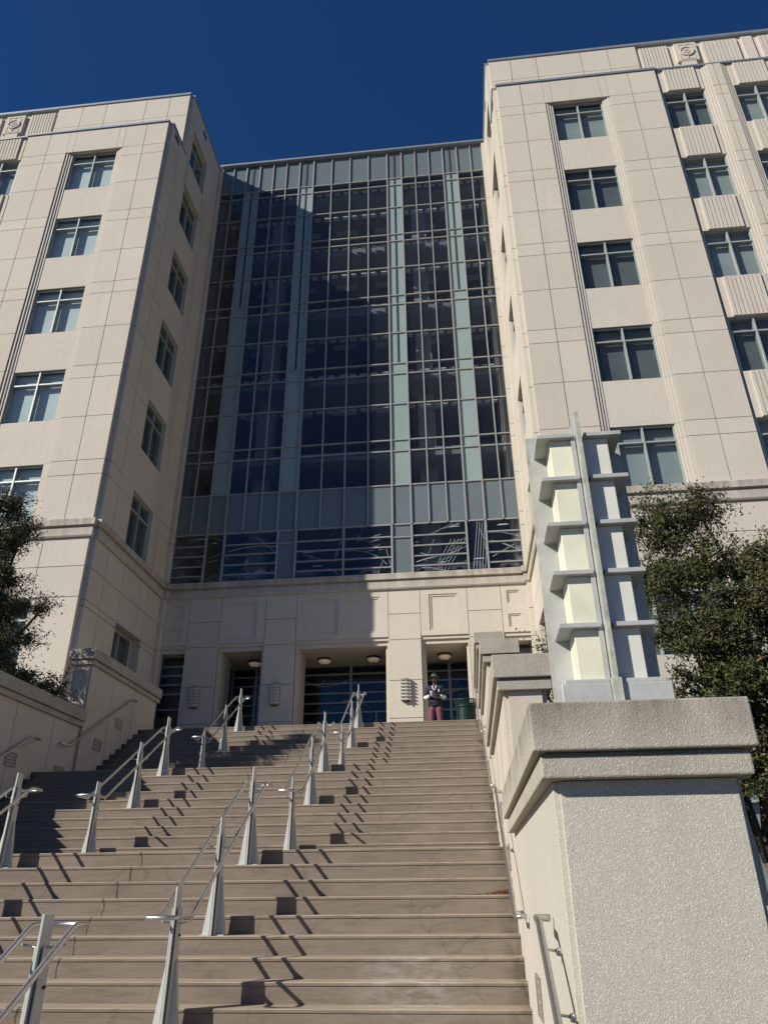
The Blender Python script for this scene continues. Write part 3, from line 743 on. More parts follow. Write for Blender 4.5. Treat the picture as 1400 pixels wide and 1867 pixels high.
# ------------------------------------------------------------------ ceiling lamps and wall lights
cl_lab = ['bowl ceiling lamp in the shaded leftmost doorway recess', 'bowl ceiling lamp on the left in the wide middle entrance', 'bowl ceiling lamp on the right in the wide middle entrance', 'bowl ceiling lamp above the standing man']
first = None
for x, lab in zip((-7.45, -4.87, -3.08, -.53), cl_lab):
    if first is None:
        first = thing('ceiling_lamp', (x, 26.0, 7.56), lab, 'ceiling lamp', 'bowl lamps under the portico ceiling')
        MB().lathe((x, 26, 7.56), [(.18, 0), (.24, -.03), (.265, -.065), (.235, -.09)], 24).build('rim', M['bronze'], first, True)
        MB().lathe((x, 26, 7.56), [(.232, -.09), (.20, -.145), (.12, -.19), (.03, -.205), (.001, -.205)], 24).build('lamp_shade', M['bulbg'], first, True)
        MB().lathe((x, 26, 7.56), [(.001, -.25), (.03, -.235), (.03, -.206)], 10).build('finial', M['bronze'], first, True)
    else:
        c = copy_tree(first); c.location = (x, 26.0, 7.56); c['label'] = lab
first = None
for x, lab in zip((-1.82, -6.27, -9.08), ['sunlit louvred wall light on the pillar left of the standing man', 'shaded louvred wall light on the pillar left of the wide middle entrance', 'shaded louvred wall light on the leftmost pillar']):
    if first is None:
        first = thing('wall_light', (x, PF, 5.62), lab, 'wall light', 'louvred wall lights on the portico pillars')
        m_ = MB()
        for k in range(7):
            z = 5.62+k*.112; m_.box(x-.18, x+.18, PF-.15, PF-.012, z, z+.018)
        m_.box(x-.012, x+.012, PF-.18, PF-.151, 5.58, 6.35); m_.build('louvre', M['scon'], first)
        m_ = MB().box(x-.15, x+.15, PF-.10, PF-.013, 5.64, 6.29); m_.build('lamp_shade', M['shadew'], first)
        m_ = MB().box(x-.165, x+.165, PF-.011, PF+.0, 5.62, 6.31); m_.build('back_plate', M['bronze'], first)
        for z in (5.60, 6.31): MB().box(x-.10, x+.10, PF-.10, PF-.002, z-.02, z-.001 if z < 6 else z+.03).build('end_cap', M['bronze'], first)
    else:
        c = copy_tree(first); c.location = (x, PF, 5.62); c['label'] = lab
# ------------------------------------------------------------------ stair side walls
def wall_section(parent, xin, xout, y0, y1, ztop, zbot, notch=True, ycap1=None):
    """xin = face towards the steps, xout = outer face (die). caps overhang .09"""
    sgn = 1 if xout > xin else -1
    b = MB()
    X0, X1 = xin, xout
    # die with a small notch at the front corners
    ys = [y0+.13]
    b.box(X0, X1, y0+.13, y1, zbot, ztop-.37)
    b.box(X0+.05*sgn, X1-.05*sgn, y0+.09, y0+.1299, zbot, ztop-.372)
    o = b.build('wall_section', M['stairwall'] if parent.get('near') is None else M['pier'], parent)
    ye = (ycap1 if ycap1 else y1+.088)
    c = MB()
    c.box(X0-.055*sgn, X1+.055*sgn, y0+.035, ye-.002, ztop-.368, ztop-.262)
    c.box(X0-.035*sgn, X1+.035*sgn, y0+.06, ye-.003, ztop-.262, ztop-.243)
    c.box(X0-.095*sgn, X1+.095*sgn, y0, ye, ztop-.243, ztop)
    c.build('cap', M['cap'], o, bevel=.008)
    return o
rw = thing('stair_wall', (XR, 12, GZ), 'stepped buff concrete side wall along the right edge of the steps', 'wall')
lw = thing('stair_wall', (XL, 12, GZ), 'stepped buff concrete side wall in shade along the left edge of the steps', 'wall')
for par, xi, xo in ((rw, XR, .875), (lw, XL, -8.85)):
    for (a, b, zt) in ((15.85, 19.95, 5.07), (11.80, 15.85, 3.65), (7.70, 11.80, 2.21)):
        wall_section(par, xi, xo, a, b-.0 if b < 19 else 19.83, zt, GZ, ycap1=None if b < 19 else 19.95)
wall_section(lw, XL, -8.85, 3.86, 7.7, .85, GZ)
# vertical joints and step-light plates on the stair walls
def plate(parent, xi, s_, y, z, w=.38, h=.26, sl=.0):
    m_ = MB(); e = .012*s_
    m_.box(xi-e, xi-e*.2, y, y+w, z, z+.03); m_.box(xi-e, xi-e*.2, y, y+w, z+h-.03, z+h)
    m_.box(xi-e, xi-e*.2, y, y+.03, z+.031, z+h-.031); m_.box(xi-e, xi-e*.2, y+w-.03, y+w, z+.031, z+h-.031)
    for k in range(3): m_.box(xi-e*.7, xi-e*.2, y+.04, y+w-.04, z+.05+k*.06, z+.085+k*.06)
    o = m_.build('step_light', M['plate'], parent)
for y, z in ((17.54, 3.58), (16.62, 2.93), (15.12, 2.12), (13.33, 2.12), (12.2, 1.3)): plate(lw, XL, -1, y, z)
for y, z in ((17.54, 3.50), (16.62, 2.93), (11.0, .85), (10.2, .75), (6.1, -.8), (9.0, .2)): plate(rw, XR, 1, y, z)
jt = MB()
for par, xi, s_ in ((rw, XR, 1), (lw, XL, -1)):
    jt = MB()
    for y, zt in ((17.16, 4.69), (18.40, 4.69), (14.78, 3.27), (13.4, 3.27), (10.5, 1.83), (9.2, 1.83), (15.83, 3.2)):
        jt.box(xi-.003*s_, xi+.01*s_, y, y+.016, -1.0, zt)
    jt.build('joint', M['plate'], par)
# near pier carrying the lantern
pier = thing('pier', (.875, 4.5, GZ), 'large pebbled concrete pier with a thick cap at the lower right, carrying the tall lantern', 'pier')
p_ = MB()
p_.box(.43, 1.34, 4.02, 5.0, GZ, .485); p_.box(.43, .875, 5.0, 7.79, GZ, .485)
p_.box(.458, 1.312, 3.975, 4.0199, GZ, .483)
p_.box(.445, .50, 3.998, 4.0198, GZ, .482) if False else None
p_.build('shaft', M['pier'], pier, bevel=.004)
def Lslab(mb, o, z0, z1, y0):
    # L-shaped slab : wide pier part and narrow wall part
    xs0, xs1, xn1, ym, ye = .335+o, 1.415-o, .965-o, 5.10-o, 7.79
    P = [(xs0, y0+o), (xs1, y0+o), (xs1, ym), (xn1, ym), (xn1, ye), (xs0, ye)]
    n = len(mb.v); mb.v += [(x, y, z0) for x, y in P]+[(x, y, z1) for x, y in P]
    mb.f.append(tuple(n+i for i in reversed(range(6)))); mb.m.append(0); mb.f.append(tuple(n+6+i for i in range(6))); mb.m.append(0)
    for i in range(6):
        j = (i+1) % 6; mb.f.append((n+i, n+j, n+6+j, n+6+i)); mb.m.append(0)
c = MB(); Lslab(c, 0, .612, .85, 3.86); Lslab(c, .065, .592, .611, 3.86); Lslab(c, .035, .486, .591, 3.86)
capo = c.build('cap', M['capn'], pier, bevel=.010)
# a rough pebble displacement for the nearest cap edges comes from the material bump
# ------------------------------------------------------------------ planters / terraces behind walls
t_ = MB(); t_.box(.98, 2.6, 8.2, 18.95, GZ, 1.0); t_.box(-10.9, -8.95, 6, 18.95, GZ, 1.6); t_.build('planter_bed', M['soil']); tag(bpy.data.objects['planter_bed'], kind='structure')
# ------------------------------------------------------------------ lantern on the pier
lx, ly, lz = .868, 4.55, .85
lan = thing('lantern', (lx, ly, lz), 'tall blue grey metal lantern with stacked shelves and yellowed shades standing on the near pier', 'lantern')
hb = .30
f_ = MB()
fw, tp, tk = .30, 2.86, .016
def fin(mb_, dx, dy, r0, r1, z0, z1, mi=0, t=tk):
    if dx: mb_.box(lx+dx*r0, lx+dx*r1, ly-t, ly+t, z0, z1, mi)
    else: mb_.box(lx-t, lx+t, ly+dy*r0, ly+dy*r1, z0, z1, mi)
for dx, dy in ((0, -1), (-1, 0), (1, 0), (0, 1)):
    m_ = MB(); fin(m_, dx, dy, .02, .30, lz+.0, tp); fin(m_, dx, dy, .3001, .318, lz, tp, 1, .013 if dy == -1 else .016)
    if dy == -1:      # flange beside the front blade
        m_.box(lx-.052, lx-.024, ly-.27, ly-.262, lz+.21, tp-.14)
    m_.build('fin', [M['lampm'], M['lampe']], lan)
shz = [2.708, 2.385, 2.059, 1.729, 1.394]
for qx, qy in ((-1, -1), (1, -1), (-1, 1), (1, 1)):
    a0, a1 = sorted((lx+qx*.035, lx+qx*.275)); b0, b1 = sorted((ly+qy*.02, ly+qy*.29))
    for z in shz: MB().box(a0, a1, b0, b1, z-.028, z).build('shelf', M['lampm'], lan, bevel=.002)
    m_ = MB()
    c0, c1 = sorted((lx+qx*.022, lx+qx*.19)); d0, d1 = sorted((ly+qy*.018, ly+qy*.245))
    zz = [z-.0285 for z in shz]+[lz+.215]
    for k in range(5):
        m_.box(c0, c1, d0, d1, (shz[k+1]+.0005 if k < 4 else lz+.2155), shz[k]-.0285)
    m_.build('lamp_shade', M['shade'] if qx < 0 else M['shadew'], lan, bevel=.004)
# base blocks
for qx, qy in ((-1, -1), (1, -1), (-1, 1), (1, 1)):
    sx0, sx1 = .030, .305
    X0, X1 = lx+qx*sx0, lx+qx*sx1; Y0, Y1 = ly+qy*.03, ly+qy*.30
    m_ = MB()
    m_.box(X0, X1, Y0, Y1, lz, lz+.185); m_.box(X0, lx+qx*.285, Y0, ly+qy*.285, lz+.1851, lz+.2125)
    m_.build('base_block', M['lampm'], lan, bevel=.006)
MB().box(lx-.029, lx+.029, ly-.325, ly-.20, lz, lz+.208).build('foot', M['lampe'], lan, bevel=.003)
m_ = MB()
for x in (lx-.14, lx+.17): m_.lathe((x, ly-.33, lz+.0), [(.001, .022), (.010, .02), (.014, .008), (.014, 0)], 8)
m_.build('bolt', M['bronze'], lan)
# ------------------------------------------------------------------ centre handrails
def make_post(parent, x, y, z):
    m_ = MB()
    h = 1.10
    for s_ in (-1, 1):
        a, b = sorted((x+s_*.021, x+s_*.031))
        m_.hexa([(a, y-.085, z), (b, y-.085, z), (b, y+.06, z), (a, y+.06, z)], [(a, y-.045, z+h-.17), (b, y-.045, z+h-.17), (b, y+.05, z+h-.17), (a, y+.05, z+h-.17)])
        m_.box(x+s_*.0085, x+s_*.021, y-.01, y+.03, z+.02, z+h-.19)
    m_.hexa([(x-.009, y-.11, z), (x+.009, y-.11, z), (x+.009, y+.075, z), (x-.009, y+.075, z)], [(x-.008, y-.062, z+h), (x+.008, y-.062, z+h), (x+.008, y+.062, z+h), (x-.008, y+.062, z+h)])
    o = m_.build('post', M['post'], parent, bevel=.002)
    w = MB()
    for s_ in (-1, 1):
        xa, xb, xt = x+s_*.028, x+s_*.115, x+s_*.045
        A, B = (xa, xb) if s_ > 0 else (xb, xa); At, Bt = (xa, xt) if s_ > 0 else (xt, xa)
        w.hexa([(A, y-.025, z), (B, y-.025, z), (B, y+.03, z), (A, y+.03, z)], [(At, y-.01, z+.53), (Bt, y-.01, z+.53), (Bt, y+.03, z+.53), (At, y+.03, z+.53)])
    w.box(x-.125, x+.125, y-.07, y+.07, z-.002, z+.008)
    w.build('foot', M['post'], o, bevel=.002)
    bt = MB()
    for zz in (.45, .72): bt.tube([(x-.045, y+.02, z+zz), (x+.045, y+.02, z+zz)], .010, 8)
    bt.build('bolt', M['bronze'], o)
    return o
def loop_rail(parent, x, pts, r=.019, hw=.14):
    """pts: list of (y,z) centre line; closed loop of two rails joined at both ends"""
    L = []
    ya, za = pts[0]; yb, zb = pts[-1]
    right = [(x+hw, y, z) for y, z in pts]; left = [(x-hw, y, z) for y, z in reversed(pts)]
    def arc_pts(y, z, sgn):
        out = []
        for k in range(1, 8):
            a = math.pi*k/8; out.append((x+hw*math.cos(a)*(1 if sgn > 0 else -1), y+sgn*.07*math.sin(a), z))
        return out
    loop = right+arc_pts(yb, zb, 1)+left+arc_pts(ya, za, -1)
    loop.append(loop[0])
    m_ = MB().tube(loop, r, 10, cap=False)
    m_.build('rail', M['steel'], parent, True)
def center_rail(x, posts, label, start=None, end=None):
    y0 = posts[0][0]; y1 = posts[-1][0]
    t = thing('stair_handrail', (x, y0, posts[0][1]), label, 'handrail', 'double handrails up the middle of the steps')
    for (y, z) in posts: make_post(t, x, y, z)
    hz = .90
    sl0 = RZ/T
    za = posts[0][1]+.865; zb = posts[-1][1]+.93
    ys_ = posts[0][0]-.02; ye_ = posts[-1][0]+.10
    pts = [(ys_-.33, za), (ys_-.02, za), (ys_+.03, za+.012)]
    pts += [(ye_-.03, zb-.012), (ye_+.02, zb), (ye_+.22, zb)]
    loop_rail(t, x, pts)
    m_ = MB()
    for (y, z) in posts:
        f = (y-ys_)/(ye_-ys_); zr = za+(zb-za)*f
        m_.tube([(x-.14, y, zr-.05), (x-.05, y, zr-.065), (x+.05, y, zr-.065), (x+.14, y, zr-.05)], .008, 6)
        for q in (-.14, .14): m_.tube([(x+q, y, zr-.05), (x+q, y, zr-.01)], .008, 6)
    m_.build('bracket', M['steel'], t, True)
    return t
def pl(n): y, z = nos(n); return (y-.15, z-RZ)
def tp_(n): y, z = nos(n); return (y+.12, z)
for x, side_ in ((-2.61, 'right'), (-5.68, 'left')):
    center_rail(x, [pl(0), tp_(3), tp_(7)], 'double handrail on three posts up the lowest full flight, %s row' % side_)
    center_rail(x, [pl(9), tp_(13), tp_(17)], 'double handrail on three posts up the middle flight, %s row' % side_)
    center_rail(x, [pl(19), tp_(23), tp_(27)], 'double handrail on three posts up the top flight, %s row' % side_)
# nearest short rail at the bottom left
def near_rail(x, label):
    t = thing('stair_handrail', (x, 4.90, -1.205), label, 'handrail', 'double handrails up the middle of the steps')
    make_post(t, x, 4.90, -1.205); make_post(t, x, 3.9, GZ)
    loop_rail(t, x, [(3.55, -.80), (3.9, -.80), (3.95, -.79), (4.95, -.185), (5.0, -.17), (5.12, -.17)])
    m_ = MB()
    for y, zr in ((4.90, -.215), (3.95, -.79)): m_.tube([(x-.14, y, zr-.05), (x-.05, y, zr-.065), (x+.05, y, zr-.065), (x+.14, y, zr-.05)], .008, 6)
    m_.build('bracket', M['steel'], t, True)
near_rail(-2.58, 'nearest double handrail with a broad post, cut by the lower left corner')
# ------------------------------------------------------------------ wall handrails
def wall_rail(xw, s_, pts, label):
    x = xw-s_*.095
    t = thing('wall_handrail', (x, pts[0][0], pts[0][1]), label, 'handrail', 'steel handrails fixed to the stair walls')
    P = [(xw-s_*.02, pts[0][0], pts[0][1]), (x-s_*-.02, pts[0][0]+.0, pts[0][1])]+[(x, y+ (0.02 if i == 0 else 0), z) for i, (y, z) in enumerate(pts)]
    P += [(x+s_*.02, pts[-1][0]+.01, pts[-1][1]), (xw-s_*.02, pts[-1][0]+.015, pts[-1][1])]
    MB().tube(P, .019, 10).build('rail', M['steel'], t, True)
    (ya, za), (yb, zb) = pts[1], pts[-2]
    for f in (.08, .5, .92):
        y = ya+(yb-ya)*f; z = za+(zb-za)*f
        m_ = MB().tube([(x, y, z-.015), (x, y, z-.07), (xw-s_*.005, y, z-.085)], .008, 6)
        m_.lathe((xw-s_*.01, y, z-.085), [(.001, .02), (.02, .015), (.02, -.015), (.001, -.02)], 8)
        m_.build('bracket', M['steel'], t, True)
for xw, s_, nm in ((XR, 1, 'right'), (XL, -1, 'left')):
    for (n0, n1, fl) in ((0, 8, 'lowest full'), (9, 18, 'middle'), (19, 28, 'top')):
        ya, za = nos(n0); yb, zb = nos(n1)
        zs_ = za-RZ+.86; yst = ya-.65
        wall_rail(xw, s_, [(yst, zs_), (ya-.3, zs_), (yb-.35, zb+.60), (yb-.05, zb+.60)] if fl != 'top' else [(ya-1.3, 2.80), (ya-1.0, 2.80), (18.16, 4.41), (18.45, 4.42)],
                  'steel wall handrail beside the %s flight on the %s stair wall' % (fl, nm))
wall_rail(XR, 1, [(3.3, -.74), (3.6, -.70), (4.48, -.15), (4.66, -.135)], 'nearest steel wall handrail running down the side of the pier')
# ------------------------------------------------------------------ litter bins
def make_bin(x, y, z, label, mat='bin', rr_=.295):
    t = thing('litter_bin', (x, y, z), label, 'litter bin', None)
    m_ = MB(); N = 36
    for k in range(N):
        a = 2*math.pi*k/N; ca, sa = math.cos(a), math.sin(a); w = .016
        tx, ty = -sa*w, ca*w
        pr = [(rr_*.90, .04), (rr_*.93, .70), (rr_*.98, .80), (rr_*1.10, .93)]
        for (r0, z0), (r1, z1) in cells(pr):
            m_.hexa([(x+ca*(r0-.006)-tx, y+sa*(r0-.006)-ty, z+z0), (x+ca*r0-tx, y+sa*r0-ty, z+z0), (x+ca*r0+tx, y+sa*r0+ty, z+z0), (x+ca*(r0-.006)+tx, y+sa*(r0-.006)+ty, z+z0)],
                    [(x+ca*(r1-.006)-tx, y+sa*(r1-.006)-ty, z+z1), (x+ca*r1-tx, y+sa*r1-ty, z+z1), (x+ca*r1+tx, y+sa*r1+ty, z+z1), (x+ca*(r1-.006)+tx, y+sa*(r1-.006)+ty, z+z1)])
    m_.build('slats', M[mat], t)
    m_ = MB()
    for r, zz, h in ((rr_*1.12, .925, .022), (rr_*.97, .74, .035), (rr_*.92, .04, .04)):
        m_.lathe((x, y, z+zz), [(r-.012, 0), (r+.006, 0), (r+.006, h), (r-.012, h), (r-.012, 0)], 36)
    m_.build('hoop', M[mat], t, True)
    MB().lathe((x, y, z), [(.001, .03), (rr_*.84, .03), (rr_*.86, .72), (rr_*.90, .84)], 28).build('liner', M['binl'], t, True)
    return t
make_bin(.10, 21.0, TOPZ, 'dark green slatted steel litter bin at the top of the steps beside the standing man')
make_bin(-9.1, 22.3, TOPZ, 'dark litter bin in deep shade at the far left of the portico', 'binl')
# ------------------------------------------------------------------ person
def skin_mesh(name, mat, parent, pts, edges, rads, root=0, sub=2, rnd=None):
    off = wloc(parent) if parent else Vector((0, 0, 0))
    me = bpy.data.meshes.new(name); me.from_pydata([tuple(Vector(p)-off) for p in pts], edges, [])
    o = bpy.data.objects.new(name, me); C.objects.link(o)
    if parent: o.parent = parent
    sk = o.modifiers.new('skin', 'SKIN'); sk.use_smooth_shade = True
    for i, r in enumerate(rads):
        rx, ry = r if isinstance(r, tuple) else (r, r)
        me.skin_vertices[0].data[i].radius = (rx, ry); me.skin_vertices[0].data[i].use_root = (i == root)
    ss = o.modifiers.new('subd', 'SUBSURF'); ss.levels = sub; ss.render_levels = sub
    me.materials.append(mat); return o
px, py, pz = -.76, 21.3, TOPZ
pr = thing('person', (px, py, pz), 'man in charcoal hat, navy jacket with white sleeves and maroon trousers holding a cup', 'person')
def q(x, y, z): return (px+x, py+y, pz+z)
# body: one continuous skinned figure (pelvis root)
bp_ = [q(0,0,.93), q(0,-.005,1.10), q(0,0,1.28), q(0,0,1.42), q(0,-.005,1.50), q(0,-.015,1.57),
       q(.09,0,.88), q(.12,-.01,.50), q(.135,.02,.09), q(.15,-.10,.035),
       q(-.09,0,.88), q(-.12,-.01,.50), q(-.135,.02,.09), q(-.15,-.10,.035),
       q(.17,0,1.40), q(.27,.02,1.12), q(.13,-.22,1.13), q(.07,-.25,1.145),
       q(-.17,0,1.40), q(-.27,.02,1.12), q(-.12,-.22,1.14), q(-.065,-.25,1.16)]
be = [(0,1),(1,2),(2,3),(3,4),(4,5),(0,6),(6,7),(7,8),(8,9),(0,10),(10,11),(11,12),(12,13),(3,14),(14,15),(15,16),(16,17),(3,18),(18,19),(19,20),(20,21)]
brd = [(.15,.10),(.14,.10),(.16,.11),(.10,.08),.05,.05, .085,.06,.042,.035, .085,.06,.042,.035, .055,.042,.032,.03, .055,.042,.032,.03]
skin_mesh('body', M['skin'], pr, bp_, be, brd)
# head
hd = MB(); hz = 1.655
prof_h = [(.001,-.125),(.035,-.118),(.055,-.09),(.066,-.055),(.074,-.01),(.078,.03),(.074,.07),(.058,.10),(.03,.118),(.001,.122)]
hd.lathe((0,0,0), prof_h, 20)
hd.v = [(px+x*.98, py-.02+y*1.18-(.012 if (z < -.03 and y < 0) else 0), pz+hz+z) for x, y, z in hd.v]
ho = hd.build('head', M['skin'], pr, True)
fc = MB(); fc.hexa([(px-.014, py-.125, pz+hz-.035), (px+.014, py-.125, pz+hz-.035), (px+.012, py-.09, pz+hz-.035), (px-.012, py-.09, pz+hz-.035)],
                   [(px-.007, py-.108, pz+hz+.02), (px+.007, py-.108, pz+hz+.02), (px+.006, py-.09, pz+hz+.02), (px-.006, py-.09, pz+hz+.02)])
for s_ in (-1, 1): fc.lathe((px+s_*.078, py-.01, pz+hz-.01), [(.001, -.03), (.012, -.02), (.014, .01), (.001, .03)], 8)
fc.box(px-.022, px+.022, py-.107, py-.09, pz+hz-.066, pz+hz-.058)
fc.build('face', M['skin'], ho, True)
ey = MB()
for s_ in (-1, 1): ey.lathe((px+s_*.030, py-.098, pz+hz+.012), [(.001, -.008), (.010, -.003), (.010, .003), (.001, .008)], 8)
ey.build('eye', M['sleeve'], ho, True)
# hat
h_ = MB(); h_.lathe((0,0,0), [(.001,.115),(.05,.112),(.075,.095),(.088,.06),(.092,.0),(.15,-.018),(.155,-.010),(.092,.010)], 24)
h_.v = [(px+x, py-.02+y*1.12, pz+hz+.055+z) for x, y, z in h_.v]; hat = h_.build('hat', M['hat'], pr, True)
h_ = MB(); h_.lathe((0,0,0), [(.0925,.008),(.0935,.008),(.0915,.036),(.0895,.036)], 24); h_.v = [(px+x, py-.02+y*1.12, pz+hz+.055+z) for x, y, z in h_.v]; h_.build('hat_band', M['band'], hat, True)
# jacket: torso shell plus upper sleeves
jp = [q(0,-.005,.82), q(0,-.005,.98), q(0,-.005,1.12), q(0,0,1.28), q(0,0,1.42), q(.18,0,1.41), q(.255,.015,1.20), q(-.18,0,1.41), q(-.255,.015,1.20)]
skin_mesh('jacket', M['jacket'], pr, jp, [(0,1),(1,2),(2,3),(3,4),(4,5),(5,6),(4,7),(7,8)], [(.205,.14),(.195,.135),(.185,.13),(.20,.135),(.12,.095),.085,.085,.085,.085], root=2)
skin_mesh('sleeve', M['sleeve'], pr, [q(.258,.015,1.19), q(.272,.02,1.11), q(.17,-.17,1.125), q(.15,-.20,1.13)], [(0,1),(1,2),(2,3)], [.060,.066,.050,.045])
skin_mesh('sleeve', M['sleeve'], pr, [q(-.258,.015,1.19), q(-.272,.02,1.11), q(-.17,-.17,1.13), q(-.145,-.20,1.135)], [(0,1),(1,2),(2,3)], [.060,.066,.050,.045])
for s_ in (-1, 1):
    skin_mesh('trouser_leg', M['pants'], pr, [q(s_*.085,0,.90), q(s_*.105,-.005,.72), q(s_*.125,-.005,.48), q(s_*.14,.02,.10)], [(0,1),(1,2),(2,3)], [(.115,.125),.105,.085,.075])
    skin_mesh('shoe', M['shoe'], pr, [q(s_*.14,.05,.045), q(s_*.148,-.05,.045), q(s_*.155,-.16,.035)], [(0,1),(1,2)], [.045,.05,.04])
# fingers of both hands closed round the cup and its lid
for s_, cx_, cz_ in ((-1, -.065, 1.155), (1, .06, 1.145)):
    fp = []; fe = []; fr_ = []
    palm = [q(cx_, -.245, cz_), q(cx_-s_*.01, -.275, cz_)]
    fp += palm; fe.append((0, 1)); fr_ += [.030, .030]
    for k, (dz, L) in enumerate(((.030, .050), (.011, .056), (-.008, .052), (-.026, .042))):
        n = len(fp); fp += [q(cx_-s_*.015, -.295, cz_+dz), q(cx_-s_*(.015+L*.6), -.315, cz_+dz-.004), q(cx_-s_*(.015+L), -.300, cz_+dz-.008)]
        fe += [(1, n), (n, n+1), (n+1, n+2)]; fr_ += [.010, .0085, .0075]
    n = len(fp); fp += [q(cx_-s_*.005, -.262, cz_+.042), q(cx_-s_*.030, -.272, cz_+.055)]; fe += [(0, n), (n, n+1)]; fr_ += [.011, .009]
    skin_mesh('hand', M['skin'], pr, fp, fe, fr_, sub=1)
m_ = MB().lathe((px-.085, py-.30, pz+1.115), [(.001,0),(.026,0),(.037,.11),(.039,.112),(.039,.122),(.001,.126)], 16)
cup = m_.build('paper_cup', M['cup'], None, True); tag(cup, 'white paper cup held by the man in the charcoal hat', 'cup')
col_ = MB().tube([q(-.06,-.11,1.44), q(-.05,-.145,1.36), q(-.01,-.155,1.30), q(.03,-.15,1.37), q(.045,-.11,1.44)], .014, 6); col_.build('scarf', M['sleeve'], pr, True)
m_ = MB().box(px+.10, px+.13, py-.150, py-.130, pz+1.26, pz+1.33); m_.build('badge', M['sleeve'], pr)
# ------------------------------------------------------------------ foliage
def tree(name, base, height, blobs, nleaf, lsize, mat, label, cat, seed, limbs=14, trunk_r=.13, hang=0):
    rr = random.Random(seed); t = thing(name, base, label, cat)
    b = Vector(base); top = b+Vector((0, 0, height*.55))
    tr = MB(); leafp = []
    bend = [b+Vector((rr.uniform(-.12, .12)*k, rr.uniform(-.12, .12)*k, height*.55*k/5)) for k in range(6)]
    tr.tube(bend, [trunk_r*(1-.1*k) for k in range(6)], 8)
    twigs = []
    for (cx, cy, cz, rx, ry, rz, wgt) in blobs:
        c = Vector((cx, cy, cz)); st = bend[rr.randint(2, 5)]
        mid = st.lerp(c, .5)+Vector((rr.uniform(-.2, .2), rr.uniform(-.2, .2), .1))
        tr.tube([st, mid, c], [trunk_r*.5, trunk_r*.33, trunk_r*.18], 6)
        for k in range(limbs):
            while True:
                v = Vector((rr.uniform(-1, 1), rr.uniform(-1, 1), rr.uniform(-1, 1)))
                if .25 < v.length < 1: break
            v.normalize(); v *= rr.uniform(.6, 1.08)
            e = c+Vector((v.x*rx, v.y*ry, v.z*rz)); m2 = c.lerp(e, .5)+Vector((rr.uniform(-.1, .1), rr.uniform(-.1, .1), rr.uniform(0, .12)))
            tr.tube([c, m2, e], [trunk_r*.16, trunk_r*.09, trunk_r*.04], 5)
            twigs.append((c, m2, e, wgt))
            for j in range(3):
                s0 = m2.lerp(e, rr.uniform(0, .9)); e2 = s0+Vector((rr.gauss(0, .22), rr.gauss(0, .22), rr.gauss(.02, .18)))
                tr.tube([s0, e2], [trunk_r*.05, trunk_r*.025], 4); twigs.append((s0, s0.lerp(e2, .5), e2, wgt*.6))
    tr.build('trunk', M['bark'], t, True)
    lf = MB(); tw = sum(w[3] for w in twigs)
    for (c, m2, e, w) in twigs:
        n = int(nleaf*w/tw)
        for k in range(n):
            f = rr.random()**.6
            p = (m2.lerp(e, f)) + Vector((rr.gauss(0, 1), rr.gauss(0, 1), rr.gauss(0, .8)))*(.04+.07*rr.random())
            L = lsize*rr.uniform(.7, 1.35); wd = L*rr.uniform(.32, .48)
            d = Vector((rr.gauss(0, 1), rr.gauss(0, 1), rr.gauss(.25-hang, .8))).normalized()
            u = d.cross(Vector((rr.gauss(0, 1), rr.gauss(0, 1), rr.gauss(0, 1)))).normalized()
            fold = d.cross(u)*wd*.25
            lf.quad([p, p+d*L*.5+u*wd*.5+fold, p+d*L, p+d*L*.5-u*wd*.5+fold])
    lf.build('crown', mat, t)
    return t
# right-hand tree behind the pier
tree('evergreen_tree', (4.4, 11.8, GZ), 6.0, [
    (4.05, 11.4, 5.55, .42, .42, .40, .55), (3.30, 11.3, 5.15, .55, .5, .50, .7), (4.00, 11.3, 4.55, .75, .6, .55, .8), (3.35, 11.1, 4.05, .7, .6, .55, .85),
    (4.85, 11.2, 4.55, .42, .5, .35, .35), (4.45, 11.0, 3.65, .8, .6, .5, .9), (3.45, 10.9, 3.2, .75, .6, .5, 1.3), (4.35, 10.9, 2.75, .85, .6, .55, 1.2),
    (3.5, 10.9, 2.3, .8, .6, .5, 1.4), (4.4, 11.0, 1.75, .8, .6, .55, 1.1), (3.5, 11.1, 1.5, .6, .6, .5, 1.0), (5.2, 11.8, 3.4, .8, .6, .8, .9), (5.1, 11.6, 2.0, .7, .6, .8, 1.0),
    (4.9, 10.6, 4.1, .35, .3, .2, .25)],
    72000, .062, M['leafR'], 'tall olive green evergreen tree behind the pebbled pier, before the right wing', 'tree', 5, limbs=15)
tree('evergreen_tree', (6.1, 13.0, GZ), 5.0, [
    (5.6, 12.6, 4.2, .75, .6, .45, .8), (5.55, 12.5, 3.2, .8, .6, .7, 1.2), (5.3, 12.6, 2.2, .8, .6, .7, 1.0), (6.3, 12.8, 3.6, .8, .6, .8, .8), (5.2, 12.6, 1.2, .7, .6, .5, .8), (5.9, 12.9, 1.4, .7, .6, .6, .8)],
    45000, .07, M['leafR'], 'darker evergreen tree at the right edge beyond the tall one', 'tree', 9, limbs=12)
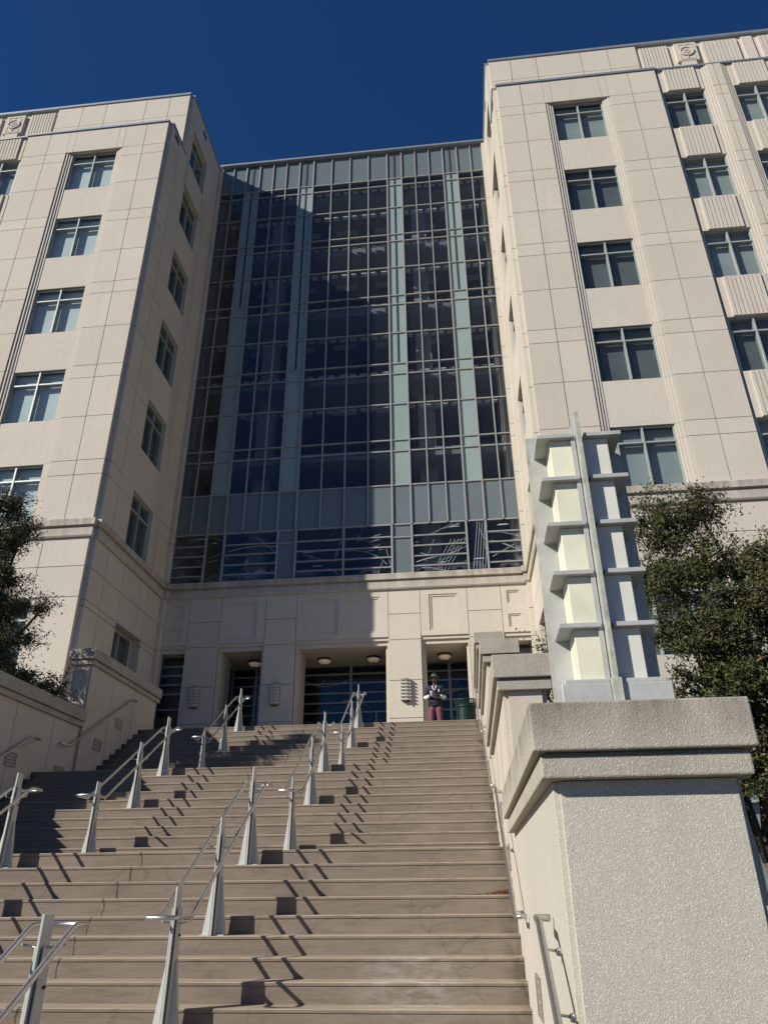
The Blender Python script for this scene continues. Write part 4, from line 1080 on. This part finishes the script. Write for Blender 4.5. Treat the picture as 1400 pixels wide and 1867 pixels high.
# left tree behind the left stair wall
tree('evergreen_tree', (-10.4, 14.3, 1.6), 6.2, [
    (-9.98, 14.0, 7.75, .38, .4, .35, .6), (-9.62, 14.1, 7.25, .28, .3, .25, .4), (-9.95, 14.0, 6.85, .5, .5, .42, 1.1), (-9.9, 14.0, 6.1, .6, .5, .45, 1.4),
    (-9.85, 14.0, 5.4, .55, .5, .42, 1.4), (-9.25, 14.1, 5.50, .26, .2, .08, .18), (-8.85, 14.2, 5.42, .22, .15, .05, .10), (-9.85, 13.9, 4.75, .62, .5, .4, 1.4), (-9.0, 14.2, 4.72, .2, .2, .15, .16),
    (-9.7, 14.0, 4.15, .6, .5, .35, 1.2), (-9.15, 14.4, 3.95, .5, .4, .22, .75), (-8.68, 14.8, 3.75, .35, .35, .2, .5), (-10.8, 14.2, 5.6, .7, .7, 1.3, 1.6)],
    56000, .064, M['leafL'], 'dark evergreen tree at the left edge rising behind the left stair wall', 'tree', 21, limbs=13)
# shrub in the right planter
tree('shrub', (1.62, 13.2, 1.0), 1.9, [(1.52, 12.9, 3.75, .16, .2, .22, .5), (1.62, 12.8, 3.25, .18, .2, .3, .8), (1.62, 12.7, 2.75, .2, .2, .3, .8)],
     1100, .06, M['leafR'], 'thin leafy shrub between the right stair wall and the right wing', 'shrub', 33, limbs=8, trunk_r=.03)
# dead leaves on a step by the right wall
lt = MB(); rr = random.Random(4); yy, zz = nos(5)
for k in range(420):
    x = .40-abs(rr.gauss(0, .16)); y = yy+.03+rr.random()*.2; z = zz+.004+rr.random()*.05*max(0, 1-(.4-x)/.35)
    a = rr.random()*6.28; L = rr.uniform(.012, .03)
    lt.quad([(x, y, z), (x+L*math.cos(a+.5)*.6, y+L*math.sin(a+.5)*.6, z+.006), (x+L*math.cos(a), y+L*math.sin(a), z+.010*rr.random()), (x+L*math.cos(a-.5)*.6, y+L*math.sin(a-.5)*.6, z+.003)])
tag(lt.build('leaf_litter', M['litter']), 'small heap of rust brown dead leaves on a step against the right wall', 'leaves', kind='stuff')
